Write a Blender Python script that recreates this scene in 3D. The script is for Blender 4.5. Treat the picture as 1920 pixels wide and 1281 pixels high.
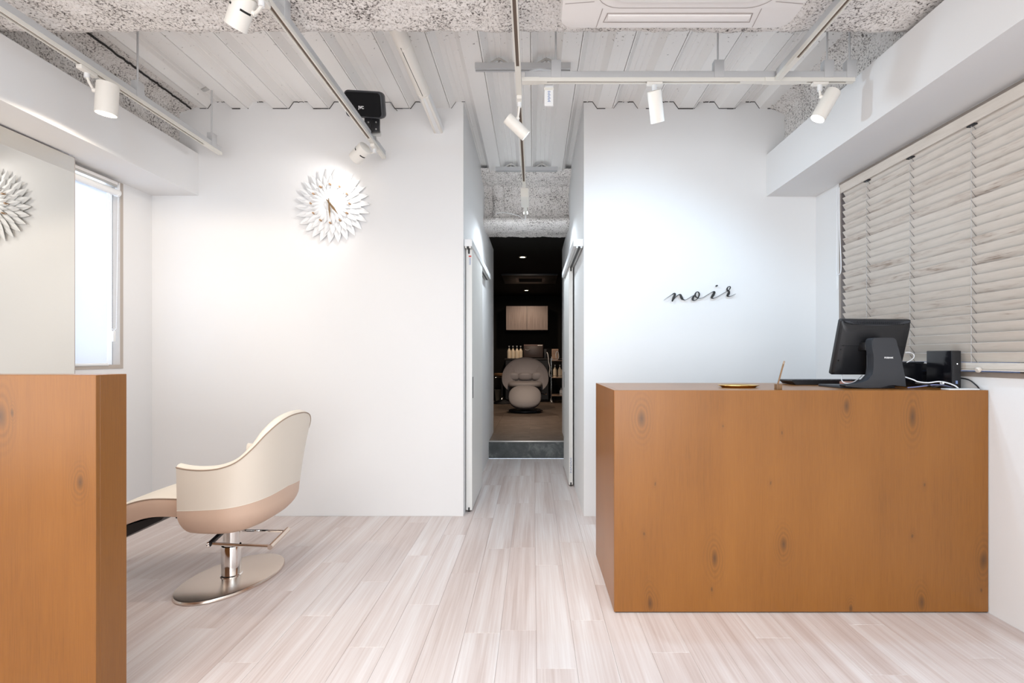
import bpy, bmesh, math, random
from mathutils import Vector, Matrix, Quaternion, noise

# ------------------------------------------------------------------ clearing
for o in list(bpy.data.objects):
    bpy.data.objects.remove(o)
SC = bpy.context.scene
COL = SC.collection
random.seed(7)

# ------------------------------------------------------------------ camera
# vanishing point of the room at pixel (1000, 671), focal length 930 px of 1920
F = 930.0
VX, VY = 1000.0, 671.0
EYE = 1.15
cam_data = bpy.data.cameras.new('camera')
cam_data.sensor_width = 36.0
cam_data.lens = F / 1920 * 36.0
cam_data.shift_x = (960.0 - VX) / 1920
cam_data.shift_y = (VY - 640.5) / 1920
cam_data.clip_start = 0.02
cam = bpy.data.objects.new('camera', cam_data)
COL.objects.link(cam)
cam.location = (0, 0, EYE)
cam.rotation_euler = (math.pi / 2, 0, 0)
SC.camera = cam

# ------------------------------------------------------------------ world, exposure, main lights
SC.view_settings.view_transform = 'Standard'
SC.view_settings.look = 'None'
SC.view_settings.gamma = 1.0
SC.view_settings.use_curve_mapping = False
SC.view_settings.exposure = 0.26

W = bpy.data.worlds.new('daylight')
SC.world = W
W.use_nodes = True
W.node_tree.nodes['Background'].inputs[0].default_value = (0.74, 0.85, 1.0, 1)
W.node_tree.nodes['Background'].inputs[1].default_value = 4.0


def area_light(name, loc, rot, sx, sy, energy, color):
    d = bpy.data.lights.new(name, 'AREA')
    d.shape = 'RECTANGLE'; d.size = sx; d.size_y = sy
    d.energy = energy; d.color = color
    o = bpy.data.objects.new(name, d); COL.objects.link(o)
    o.location = loc; o.rotation_euler = rot
    return o


def spot_light(name, loc, d, energy, color, deg, blend=0.5, radius=0.03):
    l = bpy.data.lights.new(name, 'SPOT')
    l.energy = energy; l.color = color; l.spot_size = math.radians(deg)
    l.spot_blend = blend; l.shadow_soft_size = radius
    o = bpy.data.objects.new(name, l); COL.objects.link(o)
    o.location = loc
    o.rotation_mode = 'QUATERNION'
    o.rotation_quaternion = Vector((0, 0, -1)).rotation_difference(Vector(d).normalized())
    return o


WARM = (1.0, 0.80, 0.60)
NEUT = (1.0, 0.93, 0.88)
COOL = (0.84, 0.93, 1.0)
# added fill behind the camera, standing in for shop front daylight and ceiling lamps
area_light('added_rear_fill', (-0.3, -2.35, 1.15), (math.radians(106), 0, 0), 4.2, 2.1, 104, (0.94, 0.97, 1.0))
area_light('added_top_fill_left', (-1.4, 0.2, 2.45), (0, math.radians(-8), 0), 1.2, 2.2, 40, (1.0, 0.955, 0.925))
area_light('added_top_fill_right', (1.0, 0.2, 2.45), (0, math.radians(8), 0), 1.0, 2.2, 27, (0.60, 0.83, 1.0))

spot_light('counter_side_fill', (-2.178, 0.95, 2.47), (2.54, 1.6, -1.95), 150, (1.0, .93, .86), 30, .8, .03)  # added spot without a fixture, lifts the counter's side panel

# ------------------------------------------------------------------ pixel helpers
def px(x, Y): return (x - VX) * Y / F
def pz(y, Y): return EYE + (VY - y) * Y / F
def P(x, y, Y): return Vector((px(x, Y), Y, pz(y, Y)))


# ------------------------------------------------------------------ materials
def new_mat(name):
    m = bpy.data.materials.new(name); m.use_nodes = True
    nt = m.node_tree
    return m, nt, nt.nodes['Principled BSDF']


def mat(name, col, rough=0.5, metal=0.0, spec=0.5, emit=None, estr=0.0, coat=0.0, bump=0.0, bscale=200.0):
    m, nt, b = new_mat(name)
    b.inputs['Base Color'].default_value = (*col, 1)
    b.inputs['Roughness'].default_value = rough
    b.inputs['Metallic'].default_value = metal
    b.inputs['Specular IOR Level'].default_value = spec
    b.inputs['Coat Weight'].default_value = coat
    if emit:
        b.inputs['Emission Color'].default_value = (*emit, 1)
        b.inputs['Emission Strength'].default_value = estr
    tc = nt.nodes.new('ShaderNodeTexCoord')
    n = nt.nodes.new('ShaderNodeTexNoise'); n.inputs['Scale'].default_value = bscale
    n.inputs['Detail'].default_value = 3
    nt.links.new(tc.outputs['Object'], n.inputs['Vector'])
    if bump > 0:
        bp = nt.nodes.new('ShaderNodeBump'); bp.inputs['Strength'].default_value = bump
        bp.inputs['Distance'].default_value = 0.002
        nt.links.new(n.outputs['Fac'], bp.inputs['Height']); nt.links.new(bp.outputs['Normal'], b.inputs['Normal'])
    else:  # slight procedural variation of the gloss
        mr = nt.nodes.new('ShaderNodeMapRange')
        mr.inputs['To Min'].default_value = max(0.0, rough - 0.03); mr.inputs['To Max'].default_value = min(1.0, rough + 0.03)
        nt.links.new(n.outputs['Fac'], mr.inputs['Value']); nt.links.new(mr.outputs['Result'], b.inputs['Roughness'])
    return m


def ramp(nt, fac, stops):
    r = nt.nodes.new('ShaderNodeValToRGB')
    el = r.color_ramp.elements
    while len(el) < len(stops): el.new(0.5)
    for e, (p, c) in zip(el, stops):
        e.position = p; e.color = (*c, 1)
    nt.links.new(fac, r.inputs['Fac'])
    return r.outputs['Color']


def mathn(nt, op, a, b=None, clamp=False):
    n = nt.nodes.new('ShaderNodeMath'); n.operation = op; n.use_clamp = clamp
    for i, v in enumerate((a, b)):
        if v is None: continue
        if isinstance(v, (int, float)): n.inputs[i].default_value = v
        else: nt.links.new(v, n.inputs[i])
    return n.outputs[0]


def mixc(nt, fac, a, b, mode='MIX'):
    n = nt.nodes.new('ShaderNodeMix'); n.data_type = 'RGBA'; n.blend_type = mode
    for sock, v in ((n.inputs[0], fac), (n.inputs[6], a), (n.inputs[7], b)):
        if isinstance(v, (int, float)): sock.default_value = v
        elif isinstance(v, tuple): sock.default_value = (*v, 1)
        else: nt.links.new(v, sock)
    return n.outputs[2]


def mapping(nt, vec, scale, loc=(0, 0, 0)):
    n = nt.nodes.new('ShaderNodeMapping')
    n.inputs['Scale'].default_value = scale; n.inputs['Location'].default_value = loc
    nt.links.new(vec, n.inputs['Vector'])
    return n.outputs['Vector']


def noise_n(nt, vec, scale, detail=4, rough=0.55, dist=0.0):
    n = nt.nodes.new('ShaderNodeTexNoise')
    n.inputs['Scale'].default_value = scale; n.inputs['Detail'].default_value = detail
    n.inputs['Roughness'].default_value = rough; n.inputs['Distortion'].default_value = dist
    nt.links.new(vec, n.inputs['Vector'])
    return n.outputs['Fac']


def objvec(nt, rand=False):
    tc = nt.nodes.new('ShaderNodeTexCoord')
    v = tc.outputs['Object']
    if rand:
        oi = nt.nodes.new('ShaderNodeObjectInfo')
        va = nt.nodes.new('ShaderNodeVectorMath'); va.operation = 'ADD'
        sc = nt.nodes.new('ShaderNodeVectorMath'); sc.operation = 'SCALE'
        cb = nt.nodes.new('ShaderNodeCombineXYZ')
        for i in range(3): nt.links.new(oi.outputs['Random'], cb.inputs[i])
        nt.links.new(cb.outputs[0], sc.inputs[0]); sc.inputs['Scale'].default_value = 53.0
        nt.links.new(v, va.inputs[0]); nt.links.new(sc.outputs[0], va.inputs[1])
        return va.outputs[0], oi.outputs['Random']
    return v


def bump_to(nt, b, h, strength, dist=0.002):
    bp = nt.nodes.new('ShaderNodeBump'); bp.inputs['Strength'].default_value = strength
    bp.inputs['Distance'].default_value = dist
    nt.links.new(h, bp.inputs['Height']); nt.links.new(bp.outputs['Normal'], b.inputs['Normal'])


def m_foam(name='sprayed_foam', dark=1.0):
    m, nt, b = new_mat(name)
    v = objvec(nt)
    n1 = noise_n(nt, v, 95, 5, 0.62, 0.6)
    n2 = noise_n(nt, v, 7, 3)
    s = mathn(nt, 'ADD', n1, mathn(nt, 'MULTIPLY', mathn(nt, 'SUBTRACT', n2, 0.5), 0.28))
    c = ramp(nt, s, [(0.33, (0.08, 0.07, 0.064)), (0.405, (0.38, 0.35, 0.33)), (0.47, (0.80, 0.755, 0.72)), (0.70, (0.92, 0.89, 0.87))])
    nt.links.new(c, b.inputs['Base Color'])
    b.inputs['Roughness'].default_value = 0.95; b.inputs['Specular IOR Level'].default_value = 0.1
    bump_to(nt, b, n1, 0.9, 0.006)
    return m


def m_deck():
    m, nt, b = new_mat('painted_steel_deck')
    v = objvec(nt)
    sep = nt.nodes.new('ShaderNodeSeparateXYZ'); nt.links.new(v, sep.inputs[0])
    near = nt.nodes.new('ShaderNodeMapRange'); near.clamp = True
    near.inputs['From Min'].default_value = 2.33; near.inputs['From Max'].default_value = 3.05
    near.inputs['To Min'].default_value = 0.19; near.inputs['To Max'].default_value = 0.0
    nt.links.new(sep.outputs[1], near.inputs['Value'])
    n = noise_n(nt, v, 48, 4, 0.6)
    clump = noise_n(nt, v, 5, 2)
    thr = mathn(nt, 'ADD', n, mathn(nt, 'MULTIPLY', near.outputs[0], mathn(nt, 'ADD', clump, 0.55)))
    spk = nt.nodes.new('ShaderNodeMapRange'); spk.clamp = True
    spk.inputs['From Min'].default_value = 0.70; spk.inputs['From Max'].default_value = 0.76
    nt.links.new(thr, spk.inputs['Value'])
    streak = noise_n(nt, mapping(nt, v, (6, 0.6, 6)), 1.0, 2)
    base = mixc(nt, streak, (0.87, 0.85, 0.825), (0.90, 0.88, 0.86))
    c = mixc(nt, spk.outputs[0], base, (0.30, 0.27, 0.25))
    nt.links.new(c, b.inputs['Base Color'])
    b.inputs['Roughness'].default_value = 0.45
    bump_to(nt, b, spk.outputs[0], 0.6, 0.004)
    return m


def m_wood_knotty(name, knots, grain='z'):
    """orange veneer with vertical grain; knots = [(x, z, size)] in the thing's own XZ plane"""
    m, nt, b = new_mat(name)
    v = objvec(nt)
    nd = nt.nodes.new('ShaderNodeTexNoise'); nd.inputs['Scale'].default_value = 3.0; nd.inputs['Detail'].default_value = 3
    nt.links.new(mapping(nt, v, (3, 3, 0.8)), nd.inputs['Vector'])
    sep = nt.nodes.new('ShaderNodeSeparateXYZ'); nt.links.new(v, sep.inputs[0])
    xw = mathn(nt, 'ADD', sep.outputs[0], mathn(nt, 'MULTIPLY', mathn(nt, 'SUBTRACT', nd.outputs['Fac'], 0.5), 0.05))
    zw = mathn(nt, 'ADD', sep.outputs[2], mathn(nt, 'MULTIPLY', mathn(nt, 'SUBTRACT', nd.outputs['Fac'], 0.5), 0.05))
    dark = None; warp = None
    for (kx, kz, s) in knots:
        s *= 1.3
        dx = mathn(nt, 'DIVIDE', mathn(nt, 'SUBTRACT', xw, kx), s)
        dz = mathn(nt, 'DIVIDE', mathn(nt, 'SUBTRACT', zw, kz), s * 2.4)
        d = mathn(nt, 'SQRT', mathn(nt, 'ADD', mathn(nt, 'MULTIPLY', dx, dx), mathn(nt, 'MULTIPLY', dz, dz)))
        core = mathn(nt, 'SUBTRACT', 1.0, d, True)
        halo = mathn(nt, 'MULTIPLY', mathn(nt, 'SUBTRACT', 1.0, mathn(nt, 'MULTIPLY', d, 0.30), True),
                     mathn(nt, 'ADD', mathn(nt, 'MULTIPLY', mathn(nt, 'SINE', mathn(nt, 'MULTIPLY', d, 11.0)), 0.24), 0.22))
        k = mathn(nt, 'MAXIMUM', mathn(nt, 'POWER', core, 0.8), halo)
        dark = k if dark is None else mathn(nt, 'MAXIMUM', dark, k)
    fine = noise_n(nt, mapping(nt, v, (260, 260, 9)), 1.0, 3, 0.6)
    mid = noise_n(nt, mapping(nt, v, (16, 16, 0.55)), 1.0, 3, 0.5, 0.4)
    big = noise_n(nt, mapping(nt, v, (3.2, 3.2, 1.1)), 1.0, 2)
    wv = nt.nodes.new('ShaderNodeTexWave'); wv.wave_type = 'BANDS'; wv.bands_direction = 'X'
    wv.inputs['Scale'].default_value = 9; wv.inputs['Distortion'].default_value = 9; wv.inputs['Detail'].default_value = 2
    wv.inputs['Detail Scale'].default_value = 0.8
    nt.links.new(mapping(nt, v, (1, 1, 0.10)), wv.inputs['Vector'])
    t = mathn(nt, 'ADD', mathn(nt, 'MULTIPLY', fine, 0.40), mathn(nt, 'MULTIPLY', mid, 0.14))
    t = mathn(nt, 'ADD', t, mathn(nt, 'MULTIPLY', big, 0.44))
    t = mathn(nt, 'ADD', t, mathn(nt, 'MULTIPLY', wv.outputs['Fac'], 0.025))
    c = ramp(nt, t, [(0.30, (0.182, 0.064, 0.0085)), (0.48, (0.242, 0.088, 0.0125)), (0.70, (0.290, 0.110, 0.017))])
    fac = mathn(nt, 'MULTIPLY', dark, 0.95, True)
    c = mixc(nt, fac, c, (0.082, 0.034, 0.011))
    nt.links.new(c, b.inputs['Base Color'])
    b.inputs['Roughness'].default_value = 0.30
    b.inputs['Specular IOR Level'].default_value = 0.5
    b.inputs['Coat Weight'].default_value = 0.05; b.inputs['Coat Roughness'].default_value = 0.22
    bump_to(nt, b, fine, 0.05, 0.0006)
    return m


def m_plank():
    m, nt, b = new_mat('pale_vinyl_plank')
    v, rnd = objvec(nt, True)
    fine = noise_n(nt, mapping(nt, v, (120, 2.2, 1)), 1.0, 4, 0.6)
    band = noise_n(nt, mapping(nt, v, (17, 0.55, 1)), 1.0, 3, 0.55, 0.3)
    t = mathn(nt, 'ADD', mathn(nt, 'MULTIPLY', fine, 0.36), mathn(nt, 'MULTIPLY', band, 0.56))
    t = mathn(nt, 'ADD', t, mathn(nt, 'MULTIPLY', mathn(nt, 'SUBTRACT', rnd, 0.5), 0.07))
    c = ramp(nt, t, [(0.30, (0.55, 0.44, 0.40)), (0.44, (0.66, 0.565, 0.53)), (0.58, (0.75, 0.685, 0.66)), (0.72, (0.82, 0.78, 0.765))])
    nt.links.new(c, b.inputs['Base Color'])
    b.inputs['Roughness'].default_value = 0.30
    b.inputs['Specular IOR Level'].default_value = 0.4
    bump_to(nt, b, fine, 0.08, 0.001)
    return m


def m_slat():
    m, nt, b = new_mat('whitewashed_wood_slat')
    v, rnd = objvec(nt, True)
    fine = noise_n(nt, mapping(nt, v, (150, 7, 150)), 1.0, 4, 0.6)
    blot = noise_n(nt, mapping(nt, v, (34, 6.5, 34)), 1.0, 3, 0.6, 0.5)
    t = mathn(nt, 'ADD', mathn(nt, 'MULTIPLY', fine, 0.45), mathn(nt, 'MULTIPLY', blot, 0.55))
    t = mathn(nt, 'ADD', t, mathn(nt, 'MULTIPLY', mathn(nt, 'SUBTRACT', rnd, 0.5), 0.20))
    c = ramp(nt, t, [(0.28, (0.32, 0.25, 0.20)), (0.36, (0.53, 0.455, 0.395)), (0.46, (0.62, 0.555, 0.49)), (0.75, (0.69, 0.625, 0.56))])
    nt.links.new(c, b.inputs['Base Color'])
    b.inputs['Roughness'].default_value = 0.55
    return m


def m_grainy(name, c0, c1, scale=(60, 60, 3), rough=0.5):
    m, nt, b = new_mat(name)
    v = objvec(nt)
    n = noise_n(nt, mapping(nt, v, scale), 1.0, 4, 0.6)
    nt.links.new(ramp(nt, n, [(0.32, c0), (0.68, c1)]), b.inputs['Base Color'])
    b.inputs['Roughness'].default_value = rough
    return m


def m_darktile(name, c0, c1, c2, scale=6.0):
    m, nt, b = new_mat(name)
    v, rnd = objvec(nt, True)
    n = noise_n(nt, v, scale, 6, 0.65, 0.8)
    n2 = noise_n(nt, mapping(nt, v, (1, 6, 1)), scale * 0.7, 4, 0.6)
    t = mathn(nt, 'ADD', mathn(nt, 'MULTIPLY', n, 0.6), mathn(nt, 'MULTIPLY', n2, 0.4))
    nt.links.new(ramp(nt, t, [(0.33, c0), (0.5, c1), (0.68, c2)]), b.inputs['Base Color'])
    b.inputs['Roughness'].default_value = 0.45
    return m


def m_brushed(name, col, rough):
    m, nt, b = new_mat(name)
    v = objvec(nt)
    n = noise_n(nt, mapping(nt, v, (4, 4, 4)), 9, 3)
    b.inputs['Base Color'].default_value = (*col, 1); b.inputs['Metallic'].default_value = 1.0
    mr = nt.nodes.new('ShaderNodeMapRange'); mr.inputs['To Min'].default_value = rough * 0.93; mr.inputs['To Max'].default_value = rough * 1.07
    nt.links.new(n, mr.inputs['Value']); nt.links.new(mr.outputs[0], b.inputs['Roughness'])
    return m


def m_glass(name):
    m, nt, b = new_mat(name)
    b.inputs['Base Color'].default_value = (0.93, 0.97, 1, 1)
    b.inputs['Roughness'].default_value = 0.02; b.inputs['Transmission Weight'].default_value = 1.0
    b.inputs['IOR'].default_value = 1.45
    return m


def m_blindcloth():
    m, nt, b = new_mat('white_roller_cloth')
    v = objvec(nt)
    n = noise_n(nt, v, 400, 2)
    nt.links.new(ramp(nt, n, [(0.3, (0.86, 0.88, 0.9)), (0.7, (0.93, 0.94, 0.95))]), b.inputs['Base Color'])
    b.inputs['Roughness'].default_value = 0.9
    tr = nt.nodes.new('ShaderNodeBsdfTranslucent'); tr.inputs['Color'].default_value = (0.92, 0.95, 1, 1)
    mx = nt.nodes.new('ShaderNodeMixShader'); mx.inputs[0].default_value = 0.45
    nt.links.new(b.outputs[0], mx.inputs[1]); nt.links.new(tr.outputs[0], mx.inputs[2])
    nt.links.new(mx.outputs[0], nt.nodes['Material Output'].inputs['Surface'])
    return m


M = {}
M['wall'] = mat('white_wallpaper', (0.80, 0.79, 0.785), 0.75, spec=0.25, bump=0.12, bscale=380)
M['foam'] = m_foam()
M['deck'] = m_deck()
M['gap'] = mat('dark_gap', (0.03, 0.027, 0.025), 0.9)
M['track'] = mat('ivory_track', (0.76, 0.73, 0.67), 0.45)
M['channel'] = mat('galvanised_grey_channel', (0.55, 0.55, 0.555), 0.5, metal=0.15)
M['slot'] = mat('brown_slot', (0.16, 0.115, 0.085), 0.6)
M['lamp_white'] = mat('white_lamp_body', (0.83, 0.79, 0.73), 0.4)
M['lamp_warm'] = mat('warm_lens', (1, 0.9, 0.75), 0.3, emit=(1.0, 0.80, 0.52), estr=9)
M['lamp_cool'] = mat('cool_lens', (1, 1, 1), 0.3, emit=(0.93, 0.97, 1.0), estr=9)
M['lamp_dark'] = mat('lamp_slot', (0.008, 0.008, 0.008), 0.8)
M['wood'] = None
M['plank'] = m_plank()
M['slat'] = m_slat()
M['cord'] = mat('white_cord', (0.82, 0.82, 0.84), 0.6)
M['ladder'] = mat('grey_ladder_cord', (0.50, 0.48, 0.47), 0.7)
M['rung'] = mat('dark_ladder_rung', (0.16, 0.145, 0.135), 0.8)
M['frame'] = mat('taupe_window_frame', (0.33, 0.28, 0.245), 0.45, metal=0.2)
M['frame_l'] = mat('beige_window_frame', (0.47, 0.41, 0.36), 0.45, metal=0.1)
M['glass'] = m_glass('window_glass')
M['cloth'] = m_blindcloth()
M['plastic_white'] = mat('white_plastic', (0.82, 0.82, 0.82), 0.35)
M['ac_white'] = mat('air_conditioner_white', (0.80, 0.765, 0.745), 0.45)
M['ac_line'] = mat('panel_joint', (0.36, 0.31, 0.29), 0.7)
M['black'] = mat('black_plastic', (0.012, 0.012, 0.014), 0.42)
M['black_matte'] = mat('matte_black', (0.006, 0.006, 0.007), 0.8, spec=0.2)
M['charcoal'] = mat('charcoal_plastic', (0.030, 0.032, 0.038), 0.5, bump=0.1, bscale=900)
M['gloss_black'] = mat('gloss_black', (0.006, 0.006, 0.008), 0.15)
M['print_white'] = mat('white_print', (0.8, 0.8, 0.8), 0.5)
M['print_red'] = mat('red_print', (0.6, 0.06, 0.05), 0.5)
M['print_blue'] = mat('blue_print', (0.20, 0.27, 0.48), 0.5)
M['cream'] = mat('cream_leather', (0.81, 0.735, 0.63), 0.42, bump=0.06, bscale=500)
M['cream_side'] = mat('cream_leather_shell', (0.78, 0.69, 0.585), 0.42, bump=0.06, bscale=500)
M['pinkbeige'] = mat('pinkish_beige_leather', (0.66, 0.465, 0.35), 0.45, bump=0.06, bscale=500)
M['piping'] = mat('brown_piping', (0.36, 0.26, 0.19), 0.5)
M['chrome'] = m_brushed('chrome', (0.80, 0.78, 0.76), 0.08)
M['satin'] = m_brushed('satin_steel', (0.74, 0.64, 0.56), 0.26)
M['door'] = m_grainy('white_door_laminate', (0.78, 0.76, 0.72), (0.84, 0.82, 0.79), (40, 90, 1.2), 0.4)
M['rail_dark'] = mat('dark_rail', (0.02, 0.019, 0.018), 0.5)
M['alu'] = mat('aluminium', (0.55, 0.54, 0.52), 0.35, metal=0.7)
M['mirror'] = mat('mirror_glass', (0.80, 0.79, 0.75), 0.0, metal=1.0)
M['mirror'].node_tree.nodes['Principled BSDF'].inputs['Roughness'].default_value = 0.0
for l in list(M['mirror'].node_tree.links):
    if l.to_socket.name == 'Roughness': M['mirror'].node_tree.links.remove(l)
M['petal'] = mat('white_plywood_petal', (0.86, 0.855, 0.85), 0.55)
M['brass_hand'] = mat('bronze_hand', (0.30, 0.20, 0.11), 0.35, metal=0.6)
M['marker'] = mat('walnut_marker', (0.42, 0.25, 0.13), 0.5)
M['sign'] = mat('black_sign', (0.012, 0.012, 0.012), 0.5)
M['brass'] = m_brushed('brass', (0.78, 0.55, 0.22), 0.22)
M['walnut'] = m_grainy('walnut_block', (0.12, 0.06, 0.025), (0.26, 0.14, 0.06), (90, 90, 6), 0.5)
M['dark_wall'] = mat('black_wallpaper', (0.010, 0.0095, 0.009), 0.85, spec=0.2)
M['dark_ceiling'] = mat('black_ceiling', (0.010, 0.0095, 0.0085), 0.85, spec=0.2)
M['brown_tile'] = m_darktile('brown_floor_tile', (0.10, 0.073, 0.055), (0.16, 0.118, 0.09), (0.235, 0.175, 0.135))
M['slate'] = m_darktile('grey_slate_riser', (0.040, 0.045, 0.045), (0.075, 0.083, 0.083), (0.21, 0.22, 0.215), 9)
M['cab_wood'] = m_grainy('greyed_oak', (0.20, 0.155, 0.135), (0.30, 0.24, 0.215), (60, 60, 2.5), 0.5)
M['grey_leather'] = mat('grey_leather', (0.30, 0.275, 0.275), 0.5, bump=0.05, bscale=400)
M['grey_leather2'] = mat('grey_leather_front', (0.33, 0.30, 0.29), 0.5, bump=0.05, bscale=400)
M['bottle'] = mat('ivory_bottle', (0.85, 0.74, 0.57), 0.4)
M['warmer'] = mat('brown_warmer', (0.070, 0.048, 0.040), 0.35)
M['warmer_top'] = mat('warmer_top', (0.20, 0.13, 0.11), 0.4)
M['worktop'] = mat('dark_worktop', (0.035, 0.032, 0.030), 0.35)
M['kraft'] = mat('kraft_box', (0.55, 0.38, 0.27), 0.7)
M['bin'] = mat('grey_bin', (0.10, 0.095, 0.08), 0.6)
M['tray_wood'] = mat('trolley_shelf', (0.42, 0.28, 0.20), 0.45)
M['pinkcard'] = mat('pink_leather_pouch', (0.45, 0.22, 0.17), 0.6)
M['led'] = mat('led_white', (1, 1, 1), 0.5, emit=(0.9, 0.95, 1), estr=1.5)
M['label'] = mat('white_label', (0.85, 0.84, 0.80), 0.5)


# ------------------------------------------------------------------ mesh builder (world coordinates, linked at the parent's origin)
class MB:
    def __init__(s): s.bm = bmesh.new()

    def quadgrid(s, rows, closed_u=False, closed_v=False):
        vs = [[s.bm.verts.new(p) for p in r] for r in rows]
        n, k = len(vs), len(vs[0])
        for i in range(n if closed_v else n - 1):
            for j in range(k if closed_u else k - 1):
                a, b_, c, d = vs[i][j], vs[i][(j + 1) % k], vs[(i + 1) % n][(j + 1) % k], vs[(i + 1) % n][j]
                if len({a, b_, c, d}) == 4:
                    s.bm.faces.new((a, b_, c, d))
        return vs

    def ngon(s, pts):
        return s.bm.faces.new([s.bm.verts.new(p) for p in pts])

    def box(s, x0, x1, y0, y1, z0, z1, bev=0.0, seg=2, mtx=None):
        r = bmesh.ops.create_cube(s.bm, size=1.0)
        vs = r['verts']
        for v in vs:
            v.co = Vector(((x0 + x1) / 2 + v.co.x * (x1 - x0), (y0 + y1) / 2 + v.co.y * (y1 - y0), (z0 + z1) / 2 + v.co.z * (z1 - z0)))
        if bev > 0:
            es = list({e for v in vs for e in v.link_edges})
            rr = bmesh.ops.bevel(s.bm, geom=es, offset=bev, segments=seg, affect='EDGES', profile=0.6)
            vs = list({v for v in rr['verts']} | {v for v in vs if v.is_valid})
        if mtx is not None:
            bmesh.ops.transform(s.bm, matrix=mtx, verts=[v for v in vs if v.is_valid])
        return s

    def cyl(s, p0, p1, r0, r1=None, n=20, cap=True):
        p0, p1 = Vector(p0), Vector(p1)
        if r1 is None: r1 = r0
        q = Vector((0, 0, 1)).rotation_difference((p1 - p0).normalized())
        rows = []
        for p, r in ((p0, r0), (p1, r1)):
            rows.append([p + q @ Vector((r * math.cos(a), r * math.sin(a), 0)) for a in [2 * math.pi * i / n for i in range(n)]])
        vs = s.quadgrid(rows, closed_u=True)
        if cap:
            s.bm.faces.new(list(reversed(vs[0]))); s.bm.faces.new(vs[1])
        return s

    def tube(s, pts, r, n=8, smooth=0):
        pts = [Vector(p) for p in pts]
        if smooth: pts = spline(pts, smooth)
        rows = []
        t = (pts[1] - pts[0]).normalized()
        ref = Vector((0, 0, 1)) if abs(t.z) < 0.9 else Vector((1, 0, 0))
        u = t.cross(ref).normalized()
        for i, p in enumerate(pts):
            a = pts[max(0, i - 1)]; b = pts[min(len(pts) - 1, i + 1)]
            t = (b - a).normalized()
            u = (u - t * u.dot(t)).normalized()
            w = t.cross(u)
            rows.append([p + (u * math.cos(k) + w * math.sin(k)) * r for k in [2 * math.pi * j / n for j in range(n)]])
        vs = s.quadgrid(rows, closed_u=True)
        s.bm.faces.new(list(reversed(vs[0]))); s.bm.faces.new(vs[-1])
        return s

    def lathe(s, prof, mtx=None, n=28):
        """prof: list of (r, z)"""
        mtx = mtx or Matrix.Identity(4)
        rows = []
        for r, z in prof:
            rows.append([mtx @ Vector((max(r, 1e-5) * math.cos(a), max(r, 1e-5) * math.sin(a), z)) for a in [2 * math.pi * i / n for i in range(n)]])
        s.quadgrid(rows, closed_u=True)
        return s

    def extrude_poly(s, pts, vec):
        """pts: closed outline (3D), extruded by vec, capped"""
        vec = Vector(vec)
        a = [s.bm.verts.new(p) for p in pts]; b = [s.bm.verts.new(Vector(p) + vec) for p in pts]
        n = len(a)
        s.bm.faces.new(a); s.bm.faces.new(list(reversed(b)))
        for i in range(n):
            s.bm.faces.new((a[i], b[i], b[(i + 1) % n], a[(i + 1) % n]))
        return s


def spline(pts, k=6, closed=False):
    pts = [Vector(p) for p in pts]
    n = len(pts); out = []
    for i in range(n if closed else n - 1):
        if closed: p0, p1, p2, p3 = pts[i - 1], pts[i], pts[(i + 1) % n], pts[(i + 2) % n]
        else: p0, p1, p2, p3 = pts[max(0, i - 1)], pts[i], pts[i + 1], pts[min(n - 1, i + 2)]
        for j in range(k):
            t = j / k
            out.append(0.5 * ((2 * p1) + (p2 - p0) * t + (2 * p0 - 5 * p1 + 4 * p2 - p3) * t * t + (3 * p1 - p0 - 3 * p2 + p3) * t ** 3))
    if not closed: out.append(pts[-1].copy())
    return out


ORG = {}


def build(name, mb, material, parent=None, loc=None, smooth=True, sharp=35, label=None):
    """links one mesh object; builder verts are world coordinates"""
    org = ORG[parent] if parent is not None else Vector(loc if loc is not None else (0, 0, 0))
    bm = mb.bm
    bmesh.ops.remove_doubles(bm, verts=bm.verts, dist=1e-6)
    bmesh.ops.recalc_face_normals(bm, faces=bm.faces)
    bmesh.ops.translate(bm, vec=-org, verts=bm.verts)
    me = bpy.data.meshes.new(name)
    bm.to_mesh(me); bm.free()
    me.materials.append(material)
    if smooth:
        me.polygons.foreach_set('use_smooth', [True] * len(me.polygons))
        me.set_sharp_from_angle(angle=math.radians(sharp))
    o = bpy.data.objects.new(name, me); COL.objects.link(o)
    if parent is not None:
        o.parent = parent
    else:
        o.location = org
    ORG[o] = org.copy()
    if label: o['label'] = label
    return o


def tag(o, label, cat, group=None):
    o['label'] = label; o['category'] = cat
    if group: o['group'] = group
    return o


def thing(name, loc, label, cat, group=None):
    o = bpy.data.objects.new(name, None); COL.objects.link(o)
    o.location = loc; o.empty_display_size = 0.05
    ORG[o] = Vector(loc)
    return tag(o, label, cat, group)


def structure(o): o['kind'] = 'structure'; return o


def bx(*a, **k): return MB().box(*a, **k)


def text_part(name, txt, size, mtx, material, parent, extrude=0.0006, shear=0.0, bold=0.0, space=1.0):
    c = bpy.data.curves.new(name, 'FONT'); c.body = txt; c.size = size; c.extrude = extrude
    c.align_x = 'CENTER'; c.align_y = 'CENTER'; c.shear = shear; c.offset = bold; c.space_character = space
    c.resolution_u = 3
    tmp = bpy.data.objects.new('tmp', c); COL.objects.link(tmp)
    dg = bpy.context.evaluated_depsgraph_get()
    me = bpy.data.meshes.new_from_object(tmp.evaluated_get(dg))
    bpy.data.objects.remove(tmp)
    me.transform(Matrix.Translation(-ORG[parent]) @ mtx)
    me.materials.clear(); me.materials.append(material)
    o = bpy.data.objects.new(name, me); COL.objects.link(o)
    o.parent = parent; ORG[o] = ORG[parent].copy()
    return o


# ================================================================== ROOM SHELL
WB = 3.601                       # back wall plane
XL, XR = -2.768, 2.052           # side walls
HL, HR = -0.508, 0.367           # hall walls
HE = 6.33                        # end of the hall
RZ = 0.20                        # raised floor of the wash room
REAR = -2.6

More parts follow.
